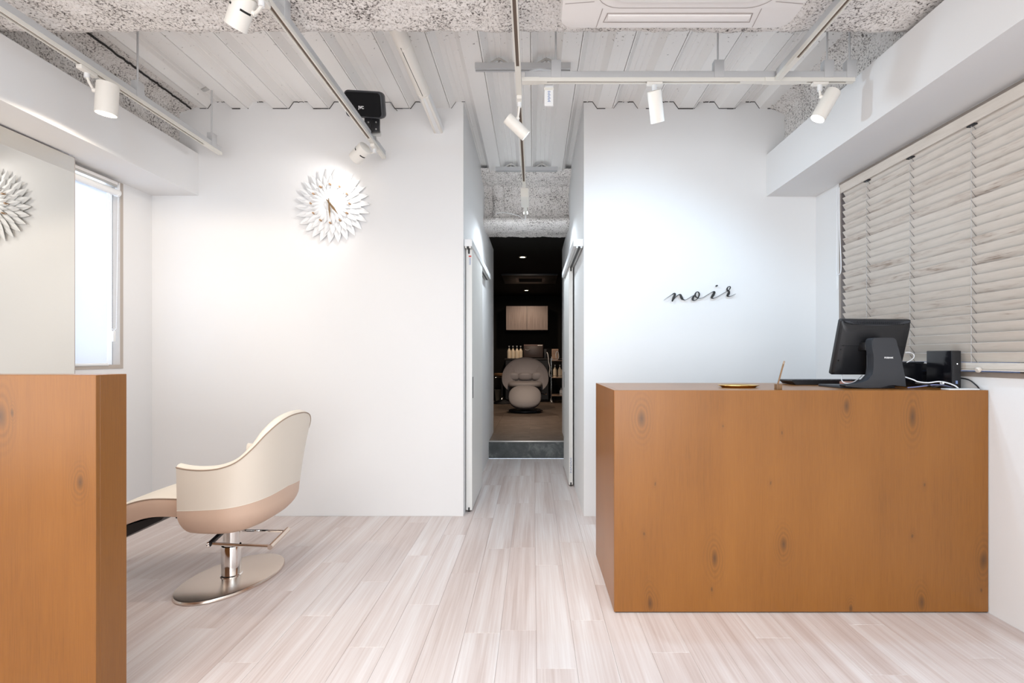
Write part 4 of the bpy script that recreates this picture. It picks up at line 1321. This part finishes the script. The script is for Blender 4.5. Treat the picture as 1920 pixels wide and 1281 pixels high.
# tub shell
CYC = 2.60
rim_h = [(-1.657, .300, .640), (-1.60, .308, .632), (-1.52, .316, .630), (-1.44, .318, .640), (-1.37, .308, .668), (-1.315, .280, .722), (-1.275, .235, .783), (-1.248, .170, .828), (-1.235, .090, .852), (-1.232, 0, .858)]
bot_h = [(-1.640, .232), (-1.59, .245), (-1.53, .250), (-1.48, .248), (-1.44, .235), (-1.41, .205), (-1.39, .160), (-1.378, .110), (-1.372, .055), (-1.37, 0)]
mid_h = [(-1.662, .288), (-1.60, .300), (-1.52, .306), (-1.44, .302), (-1.385, .280), (-1.345, .240), (-1.318, .190), (-1.302, .130), (-1.295, .065), (-1.292, 0)]


def full(h):
    near = [(x, -v, *r) for x, v, *r in h]; far = [(x, v, *r) for x, v, *r in reversed(h[:-1])]
    return near + far


RIM = spline([Vector((p[0], CYC + p[1], p[2])) for p in full(rim_h)], 5)
NB = len(RIM)
BOT = spline([Vector((p[0], CYC + p[1], .315)) for p in full(bot_h)], 5)
MID = spline([Vector((p[0], CYC + p[1], .40)) for p in full(mid_h)], 5)


def shell_pt(i, s):
    """s 0 bottom .. 1 rim: quadratic in plan from bottom through bulge to rim"""
    b_, m_, r = BOT[i], MID[i], RIM[i]
    z = b_.z + (r.z - b_.z) * s
    zm = (.42 - b_.z) / (r.z - b_.z)
    if s < zm:
        t = s / zm; t = max(0, math.sin(t * math.pi / 2)) ** .75
        x, y = b_.x + (m_.x - b_.x) * t, b_.y + (m_.y - b_.y) * t
    else:
        t = (s - zm) / (1 - zm)
        t2 = t * t * (.35) + t * .65
        x, y = m_.x + (r.x - m_.x) * t2, m_.y + (r.y - m_.y) * t2
    return Vector((x, y, z))


def seam(i):
    t = abs(i / (NB - 1) - .5) * 2
    z = .435 + .045 * (1 - t)
    return (z - .315) / (RIM[i].z - .315)


def rnd_bottom(i, s):
    return shell_pt(i, s)


mb = MB(); mb.quadgrid([[shell_pt(i, seam(i) * k / 9) for i in range(NB)] for k in range(10)])
mb.bm.faces.new([mb.bm.verts.new(shell_pt(i, 0)) for i in range(NB)])
build('lower_shell', mb, M['pinkbeige'], sc, sharp=50, label='pinkish beige lower band of the shell')
mb = MB(); mb.quadgrid([[shell_pt(i, seam(i) + (1 - seam(i)) * k / 14) for i in range(NB)] for k in range(15)])
build('upper_shell', mb, M['cream_side'], sc, sharp=50)
build('seam_stitch', MB().tube([shell_pt(i, seam(i)) for i in range(NB)], .0016, 5), M['cream'], sc)
# inner lining
cen = Vector((-1.50, CYC, 0))
nrm = []
for i in range(NB):
    t = RIM[min(NB - 1, i + 1)] - RIM[max(0, i - 1)]; n2 = Vector((-t.y, t.x, 0)).normalized()
    nrm.append(n2 if n2.dot(cen - Vector((RIM[i].x, RIM[i].y, 0))) > 0 else -n2)
rowsI = []
for k, (off, dz) in enumerate(((0, 0), (.010, .012), (.026, .016), (.042, .010), (.050, -.01))):
    rowsI.append([RIM[i] + nrm[i] * off + Vector((0, 0, dz)) for i in range(NB)])
for k in range(1, 8):
    s_ = k / 7
    rowsI.append([Vector((RIM[i].x, RIM[i].y, 0)) .lerp(Vector((MID[i].x, MID[i].y, 0)), s_ * .8) + nrm[i] * (.050 + .012 * math.sin(math.pi * s_)) + Vector((0, 0, (RIM[i].z - .01) * (1 - s_) + .43 * s_)) for i in range(NB)])
mb = MB(); mb.quadgrid(rowsI)
build('inner_lining', mb, M['cream'], sc, sharp=60)
mb = MB()
for e in (0, NB - 1):
    col = [r[e] for r in rowsI]
    outer = [shell_pt(e, s_ / 10) for s_ in range(11)]
    mb.ngon(outer + col[1:] )
build('arm_front', mb, M['cream_side'], sc)
build('rim_piping', MB().tube([RIM[i] + Vector((0, 0, .001)) for i in range(NB)], .0032, 6), M['piping'], sc)
# seat and legrest as one sweeping cushion
top = [(-1.36, .455), (-1.50, .462), (-1.62, .470), (-1.74, .476), (-1.83, .474), (-1.91, .458), (-2.00, .425), (-2.09, .385), (-2.18, .342), (-2.25, .308), (-2.28, .286)]
top = spline([Vector((x, 0, z)) for x, z in top], 4)
thk = .088
Y0, Y1 = CYC - .235, CYC + .235
crown, side = [], []
rt, rs1, rs2 = [], [], []
for i, p in enumerate(top):
    a = top[max(0, i - 1)]; b_ = top[min(len(top) - 1, i + 1)]
    t = (b_ - a).normalized(); n_ = Vector((t.z, 0, -t.x)); n_ = n_ if n_.z > 0 else -n_
    rt.append([Vector((p.x, Y0 + (Y1 - Y0) * j / 10, p.z)) + n_ * (.018 * (1 - abs(j / 5 - 1) ** 3)) for j in range(11)])
    rs1.append((p, n_))
mb = MB(); mb.quadgrid(rt); build('seat_top', mb, M['cream'], sc, sharp=60)
mb = MB()
rr = []
for (p, n_) in rs1:
    q = p - n_ * thk; m1 = p - n_ * (thk * .35)
    rr.append([Vector((p.x, Y0, p.z)), Vector((m1.x, Y0 - .008, m1.z)), Vector((q.x, Y0 + .01, q.z)), Vector((q.x, Y1 - .01, q.z)), Vector((m1.x, Y1 + .008, m1.z)), Vector((p.x, Y1, p.z))])
vs = mb.quadgrid(rr)
mb.bm.faces.new(vs[-1]); mb.bm.faces.new(list(reversed(vs[0])))
build('seat_side', mb, M['pinkbeige'], sc, sharp=50, label='pinkish beige side of the seat and legrest')
build('seat_piping', MB().tube([Vector((p.x, Y0 - .001, p.z + .001)) for p, _ in rs1], .003, 6), M['piping'], sc)
build('seat_piping', MB().tube([Vector((p.x, Y1 + .001, p.z + .001)) for p, _ in rs1], .003, 6), M['piping'], sc)
build('legrest_frame', MB().extrude_poly([Vector((-1.80, CYC - .16, .385)), Vector((-1.83, CYC - .16, .352)), Vector((-2.02, CYC - .16, .262)), Vector((-2.20, CYC - .16, .178)), Vector((-2.20, CYC - .16, .215)), Vector((-2.02, CYC - .16, .318))], (0, .32, 0)), M['black'], sc)
build('legrest_bracket', bx(-1.79, -1.66, CYC - .12, CYC + .12, .345, .372, bev=.004), M['black'], sc)
build('headrest_bolster', MB().lathe([(0, -.10), (.025, -.098), (.034, -.08), (.036, 0), (.034, .08), (.025, .098), (0, .10)], Matrix.Translation((-1.345, CYC, .62)) @ Matrix.Rotation(math.pi / 2, 4, 'X'), 20), M['cream'], sc)

# ================================================================== WASH ROOM
# downlights
for i, (x_, y_, lab) in enumerate(((px(980, 6.8), 6.80, 'round recessed downlight nearer the hallway in the black ceiling'), (px(987, 10.15), 10.15, 'round recessed downlight above the wall cabinet in the black ceiling'))):
    t = thing('downlight', (x_, y_, RC), lab, 'downlight', 'downlights in the black ceiling')
    build('trim_ring', MB().lathe([(.036, -.004), (.052, -.004), (.054, 0), (.036, 0)], Matrix.Translation((x_, y_, RC)), 28), M['plastic_white'] if i else M['lamp_white'], t)
    build('lens', MB().lathe([(0, -.003), (.036, -.003)], Matrix.Translation((x_, y_, RC)), 24), M['lamp_warm'], t)
    spot_light('downlight_beam', (x_, y_, RC - .012), (0, .55 if i == 0 else .12, -1), 70 if i == 0 else 42, (1.0, .78, .60), 125 if i == 0 else 165, .8, .04)
spot_light('wash_chair_fill', (-.1, 7.3, RC - .02), (0, .75, -1), 50, (1.0, .80, .66), 120, .9, .08)  # added light with no fixture, brightens the wash chair from the front
# black AC in ceiling
ab = thing('air_conditioner', (-.05, 8.55, RC), 'black cassette air conditioner in the black wash room ceiling', 'air conditioner')
build('decor_panel', bx(-.52, .40, 8.1, 9.02, RC - .035, RC - .001, bev=.006), M['black'], ab)
mb = MB()
rowsG = [[Vector((-.30, 8.32, RC - .0355)), Vector((.20, 8.32, RC - .0355)), Vector((.20, 8.80, RC - .0355)), Vector((-.30, 8.80, RC - .0355))],
         [Vector((-.25, 8.37, RC - .042)), Vector((.15, 8.37, RC - .042)), Vector((.15, 8.75, RC - .042)), Vector((-.25, 8.75, RC - .042))]]
mb.quadgrid(rowsG, closed_u=True)
build('suction_grille', mb, M['warmer'], ab)
build('grille_plate', bx(-.25, .15, 8.37, 8.75, RC - .041, RC - .0352), M['black_matte'], ab)
# wall cabinet
Yk = 10.80
cx0, cx1, cz0, cz1 = px(949, Yk), px(1027, Yk), pz(619, Yk), pz(574, Yk)
wc = thing('wall_cabinet', ((cx0 + cx1) / 2, Yk, cz0), 'greyed oak two-door wall cabinet in the dark wash room', 'cabinet')
build('carcass', bx(cx0, cx1, Yk + .019, RY1 - .001, cz0, cz1), M['black'], wc)
xm = (cx0 + cx1) / 2
for a, b_ in ((cx0, xm - .004), (xm + .004, cx1)):
    build('door', bx(a, b_, Yk, Yk + .018, cz0, cz1, bev=.001, seg=1), M['cab_wood'], wc)
# worktop unit
kz = pz(672, 10.65)
wu = thing('base_cabinet', (0, 10.9, RZ), 'dark worktop unit behind the wash chair', 'cabinet')
build('worktop', bx(px(946, 10.6), px(1030, 10.6), 10.60, RY1 - .001, kz - .035, kz, bev=.003), M['worktop'], wu)
build('carcass', bx(px(947, 10.6), px(1029, 10.6), 10.64, RY1 - .001, RZ, kz - .0352), M['dark_wall'], wu)
for a, b_ in ((948, 974), (975, 1001), (1002, 1028)):
    build('door', bx(px(a, 10.6), px(b_, 10.6), 10.622, 10.6398, RZ + .06, kz - .045, bev=.001, seg=1), M['black'], wu)


def bottle(x_, y_, z_, h, r, label, group, col='bottle'):
    t = thing('pump_bottle', (x_, y_, z_), label, 'bottle', group)
    build('bottle_body', MB().lathe([(0, 0), (r, 0), (r, h * .52), (r * .93, h * .60), (r * .45, h * .74), (r * .32, h * .78), (r * .32, h * .82), (0, h * .82)], Matrix.Translation((x_, y_, z_)), 20), M[col], t)
    build('pump_stem', MB().cyl((x_, y_, z_ + h * .82), (x_, y_, z_ + h * .95), r * .12, n=8), M['plastic_white'], t)
    build('pump_head', MB().box(x_ - r * .35, x_ + r * .35, y_ - r * .9, y_ + r * .25, z_ + h * .94, z_ + h, bev=.003, seg=1), M['plastic_white'], t)
    return t


for nme, xx in (('leftmost ivory pump bottle of the four on the worktop', 954.6), ('second ivory pump bottle from the left on the worktop', 961.8), ('third ivory pump bottle from the left on the worktop', 969.3), ('rightmost of the four ivory pump bottles, beside the brown towel warmer', 976.3)):
    bottle(px(xx, 10.78), 10.78, kz, .268, .042, nme, 'pump bottles on the worktop')
# towel warmer
Yw = 10.72
wx0, wx1 = px(982, Yw), px(1018.5, Yw)
wz1 = pz(646, Yw)
tw2 = thing('towel_warmer', ((wx0 + wx1) / 2, Yw, kz), 'dark brown towel warmer box with a handle on the worktop', 'towel warmer')
for fx in (wx0 + .03, wx1 - .03):
    build('foot', MB().cyl((fx, Yw + .05, kz), (fx, Yw + .05, kz + .016), .014, n=10), M['black'], tw2)
build('casing', bx(wx0, wx1, Yw + .012, Yw + .30, kz + .015, wz1, bev=.008), M['warmer'], tw2)
build('door', bx(wx0 + .008, wx1 - .008, Yw, Yw + .0118, kz + .022, wz1 - .035, bev=.004), M['warmer'], tw2)
build('top_strip', bx(wx0 + .004, wx1 - .004, Yw + .002, Yw + .0118, wz1 - .033, wz1 - .004, bev=.002), M['warmer_top'], tw2)
build('indicator', bx(px(1008, Yw), px(1017, Yw), Yw + .0005, Yw + .0018, pz(648.6, Yw), pz(647, Yw)), M['label'], tw2)
build('handle', MB().tube([P(985, 655, Yw), P(986, 656.2, Yw - .02), P(990, 656.4, Yw - .025), P(993.5, 655, Yw)], .006, 8, smooth=4), M['alu'], tw2)
cable('cable', [P(1025.5, 661, 10.7), P(1027, 664, 10.62), P(1028, 671, 10.57), P(1029, 680, 10.56), P(1031, 690, 10.52), P(1030, 700, 10.5), P(1031.5, 707, 10.5)], .008, M['cord'], 'white cable dropping from the worktop beside the trolley')
ph = thing('phone_base', (px(1022.5, 10.8), 10.8, kz), 'small dark charger standing right of the towel warmer', 'charger')
build('charger_body', bx(px(1020, 10.8), px(1025, 10.8), 10.8, 10.85, kz, kz + .20, bev=.006), M['charcoal'], ph)

# trolley
Yt_ = 10.35
tx0, tx1 = px(1034, Yt_), px(1034, Yt_) + .46
tt = thing('trolley', ((tx0 + tx1) / 2, Yt_ + .18, RZ), 'three-shelf salon trolley with metal posts at the right of the wash room', 'trolley')
zs = [pz(742, Yt_), pz(708, Yt_), pz(676, Yt_)]
for z in zs:
    s_ = build('shelf', bx(tx0 + .01, tx1 - .01, Yt_, Yt_ + .34, z - .012, z, bev=.003), M['tray_wood'], tt)
    build('shelf_rail', MB().tube([(tx0 + .01, Yt_ - .004, z + .035), (tx1 - .01, Yt_ - .004, z + .035)], .005, 8), M['chrome'], s_)
for x_ in (tx0, tx1):
    for y_ in (Yt_, Yt_ + .34):
        build('post', MB().cyl((x_, y_, RZ + .07), (x_, y_, zs[2] + .04), .0105, n=12), M['chrome'], tt)
        cw = build('caster', MB().cyl((x_ - .012, y_, RZ + .0285), (x_ + .012, y_, RZ + .0285), .028, n=16), M['alu'], tt)
        build('caster_fork', MB().cyl((x_, y_, RZ + .05), (x_, y_, RZ + .075), .014, n=10), M['alu'], cw)
bxk = thing('tissue_box', (px(1041, 10.45), 10.45, zs[2]), 'upright kraft cardboard box on the top shelf of the trolley', 'box')
bx0, bx1 = px(1035, 10.4), px(1047, 10.4)
build('box_body', bx(bx0, bx1, 10.40, 10.54, zs[2], pz(654.5, 10.4), bev=.002), M['kraft'], bxk)
build('box_flap', bx(bx0 + .01, bx1 - .01, 10.396, 10.3998, pz(664, 10.4), pz(656, 10.4)), M['tray_wood'], bxk)
cable('cable', [P(1043, 673, 10.36), P(1042.5, 664, 10.36), P(1044.5, 659, 10.36), P(1047, 662, 10.36), P(1047.5, 671, 10.36), P(1043, 675, 10.35), P(1036, 674, 10.35), P(1034, 669, 10.36)], .007, M['cord'], 'white cable coiled in front of the kraft box on the trolley')
for nm, xx in (('left pump bottle on the middle trolley shelf', 1040.5), ('second pump bottle on the middle trolley shelf', 1049.5), ('pump bottle half hidden by the sliding door on the trolley', 1056.5)):
    bottle(px(xx, 10.50), 10.50, zs[1], .262, .040, nm, 'pump bottles on the trolley')
bottle(px(1052, 10.48), 10.48, zs[0], .15, .033, 'short white pump bottle on the lowest trolley shelf', 'pump bottles on the trolley', 'plastic_white')

# stool and bin
Yq = 10.3
stx = px(943, Yq)
st = thing('round_stool', (stx, Yq, RZ), 'dark round stool with a chrome foot left of the wash chair', 'stool')
szt = pz(700, Yq)
build('seat', MB().lathe([(0, szt), (.15, szt), (.165, szt - .012), (.165, szt - .045), (.15, szt - .055), (0, szt - .055)], Matrix.Translation((stx - .02, Yq, 0)), 28), M['walnut'], st)
build('column', MB().cyl((stx - .02, Yq, RZ + .06), (stx - .02, Yq, szt - .05), .022, n=14), M['black'], st)
build('lever', MB().tube([(stx - .02, Yq - .02, szt - .09), (stx - .10, Yq - .1, szt - .075), (stx - .16, Yq - .12, szt - .09)], .006, 8, smooth=4), M['chrome'], st)
build('foot_disc', MB().lathe([(0, RZ), (.20, RZ), (.205, RZ + .012), (.17, RZ + .03), (.06, RZ + .075), (.03, RZ + .085), (0, RZ + .085)], Matrix.Translation((stx - .02, Yq, 0)), 32), M['black'], st)
build('foot_cone', MB().lathe([(.05, RZ + .075), (.035, RZ + .13), (.024, RZ + .15)], Matrix.Translation((stx - .02, Yq, 0)), 24), M['chrome'], st)
bnx = px(934.5, 10.75)
bn = thing('waste_bin', (bnx, 10.8, RZ), 'small grey waste bin beside the dark stool', 'bin')
mb = MB(); rws = [rrect(bnx - w_, bnx + w_, 10.8 - w_, 10.8 + w_, .02, z) for w_, z in ((.062, RZ + .002), (.082, RZ + .245), (.086, RZ + .25), (.086, RZ + .262), (.078, RZ + .262), (.058, RZ + .02))]
vs = mb.quadgrid(rws, closed_u=True); mb.bm.faces.new(vs[-1]); mb.bm.faces.new(vs[0])
build('bucket', mb, M['bin'], bn)

# wash chair -------------------------------------------------------------
wx, wy = px(985, 8.9), 8.9
wch = thing('wash_chair', (wx, wy, RZ), 'grey leather egg-shaped shampoo chair facing the hallway', 'chair')


def egg(r, a):
    """front-view outline of the back shell"""
    zc, zu, zd = .79, .362, .30
    x = .405 * math.copysign(abs(math.cos(a)) ** .86, math.cos(a)) * (1 - .16 * max(0, math.sin(a)) ** 1.5)
    z = (zu if math.sin(a) > 0 else zd) * (abs(math.sin(a)) ** .84) * (1 if math.sin(a) >= 0 else -1)
    x *= 1 if math.sin(a) > 0 else (1 - .22 * math.sin(a) ** 2)
    return r * x, zc + r * z


rows_f, rows_b = [], []
for k in range(13):
    r = 1 - k / 12 * .97
    rf, rbk = [], []
    for i in range(48):
        a = 2 * math.pi * i / 48
        x, z = egg(r, a)
        lean = (z - .79) * .28
        rf.append(Vector((wx + x, wy - .10 + lean + .13 * (1 - r ** 3), z)))
        rbk.append(Vector((wx + x, wy - .10 + lean + .02 + .32 * (1 - r ** 2.6), z)))
    rows_f.append(rf); rows_b.append(rbk)
rim_o = []
for i in range(48):
    x, z = egg(1.02, 2 * math.pi * i / 48); rim_o.append(Vector((wx + x, wy - .115 + (z - .79) * .28, z)))
mb = MB(); vs = mb.quadgrid([rim_o] + rows_f, closed_u=True); mb.bm.faces.new(vs[-1])
build('back_cushion', mb, M['grey_leather'], wch, sharp=70)
mb = MB(); vs = mb.quadgrid([rim_o] + rows_b, closed_u=True); mb.bm.faces.new(vs[-1])
build('back_shell', mb, M['charcoal'], wch, sharp=70)
# inner wing panels
for s_ in (-1, 1):
    mb = MB(); rw = []
    for k in range(9):
        z = .66 + .36 * k / 8
        rw.append([Vector((wx + s_ * (.20 + .02 * k / 8 - .02), wy + .02 + (z - .79) * .28 - .02, z)), Vector((wx + s_ * (.26 - .02 * (k / 8) ** 2), wy - .045 + (z - .79) * .28, z)), Vector((wx + s_ * (.33 - .08 * (k / 8) ** 2), wy - .075 + (z - .79) * .28, z))])
    mb.quadgrid(rw); build('wing_pad', mb, M['grey_leather'], wch, sharp=70)


def pad(cx, cy, cz, hx, hy, hz, e=.45, mtx=None, nu=28, nv=14):
    """superellipsoid cushion"""
    def sg(v, p): return math.copysign(abs(v) ** p, v) if abs(v) > 1e-9 else 0.0
    rws = []
    for j in range(nv + 1):
        v = -math.pi / 2 + math.pi * j / nv
        rws.append([Vector((hx * sg(math.cos(v), e) * sg(math.cos(u), e * 1.3), hy * sg(math.cos(v), e) * sg(math.sin(u), e * 1.3), hz * sg(math.sin(v), e * 1.6))) for u in [2 * math.pi * i / nu for i in range(nu)]])
    m_ = Matrix.Translation((cx, cy, cz)) @ (mtx or Matrix.Identity(4))
    rws = [[m_ @ p for p in r] for r in rws]
    mb = MB(); vs = mb.quadgrid(rws, closed_u=True)
    return mb


zseat = pz(717, 8.75)
build('seat_cushion', pad(wx, 8.78, zseat - .035, .305, .26, .055), M['grey_leather2'], wch, sharp=70)
build('seat_base', pad(wx, 8.88, zseat - .14, .30, .24, .09), M['charcoal'], wch, sharp=70)
for dx, hw in ((-.205, .095), (0, .13), (.205, .095)):
    build('lumbar_pillow', pad(wx + dx, 8.90, pz(706, 8.85), hw, .05, .068, .55), M['grey_leather'], wch, sharp=70)
lm = Matrix.Rotation(math.radians(58), 4, 'X')
build('legrest', pad(wx, 8.44, pz(744, 8.4), .278, .215, .055, .62, lm), M['grey_leather2'], wch, sharp=70)
build('legrest_under', pad(wx, 8.475, pz(746, 8.4) - .02, .265, .205, .045, .62, lm), M['charcoal'], wch, sharp=70)
build('base_column', MB().cyl((wx, 8.85, RZ + .03), (wx, 8.85, zseat - .15), .09, n=24), M['black'], wch)
build('base_disc', MB().lathe([(0, RZ), (.28, RZ), (.285, RZ + .012), (.26, RZ + .028), (.10, RZ + .04), (0, RZ + .04)], Matrix.Translation((wx, 8.78, 0)), 36), M['black'], wch)
build('base_ring', MB().lathe([(.27, RZ + .028), (.285, RZ + .0135), (.292, RZ + .012), (.29, RZ + .03), (.272, RZ + .034)], Matrix.Translation((wx, 8.78, 0)), 36), M['charcoal'], wch)
build('foot_pedal', MB().lathe([(0, RZ + .02), (.06, RZ + .02), (.065, RZ + .03), (.055, RZ + .042), (0, RZ + .045)], Matrix.Translation((px(1011, 8.6), 8.62, 0)), 20), M['satin'], wch)
build('tilt_lever', MB().tube([(wx + .28, 8.80, .52), (wx + .36, 8.74, .50), (wx + .37, 8.70, .53)], .008, 8, smooth=4), M['chrome'], wch)
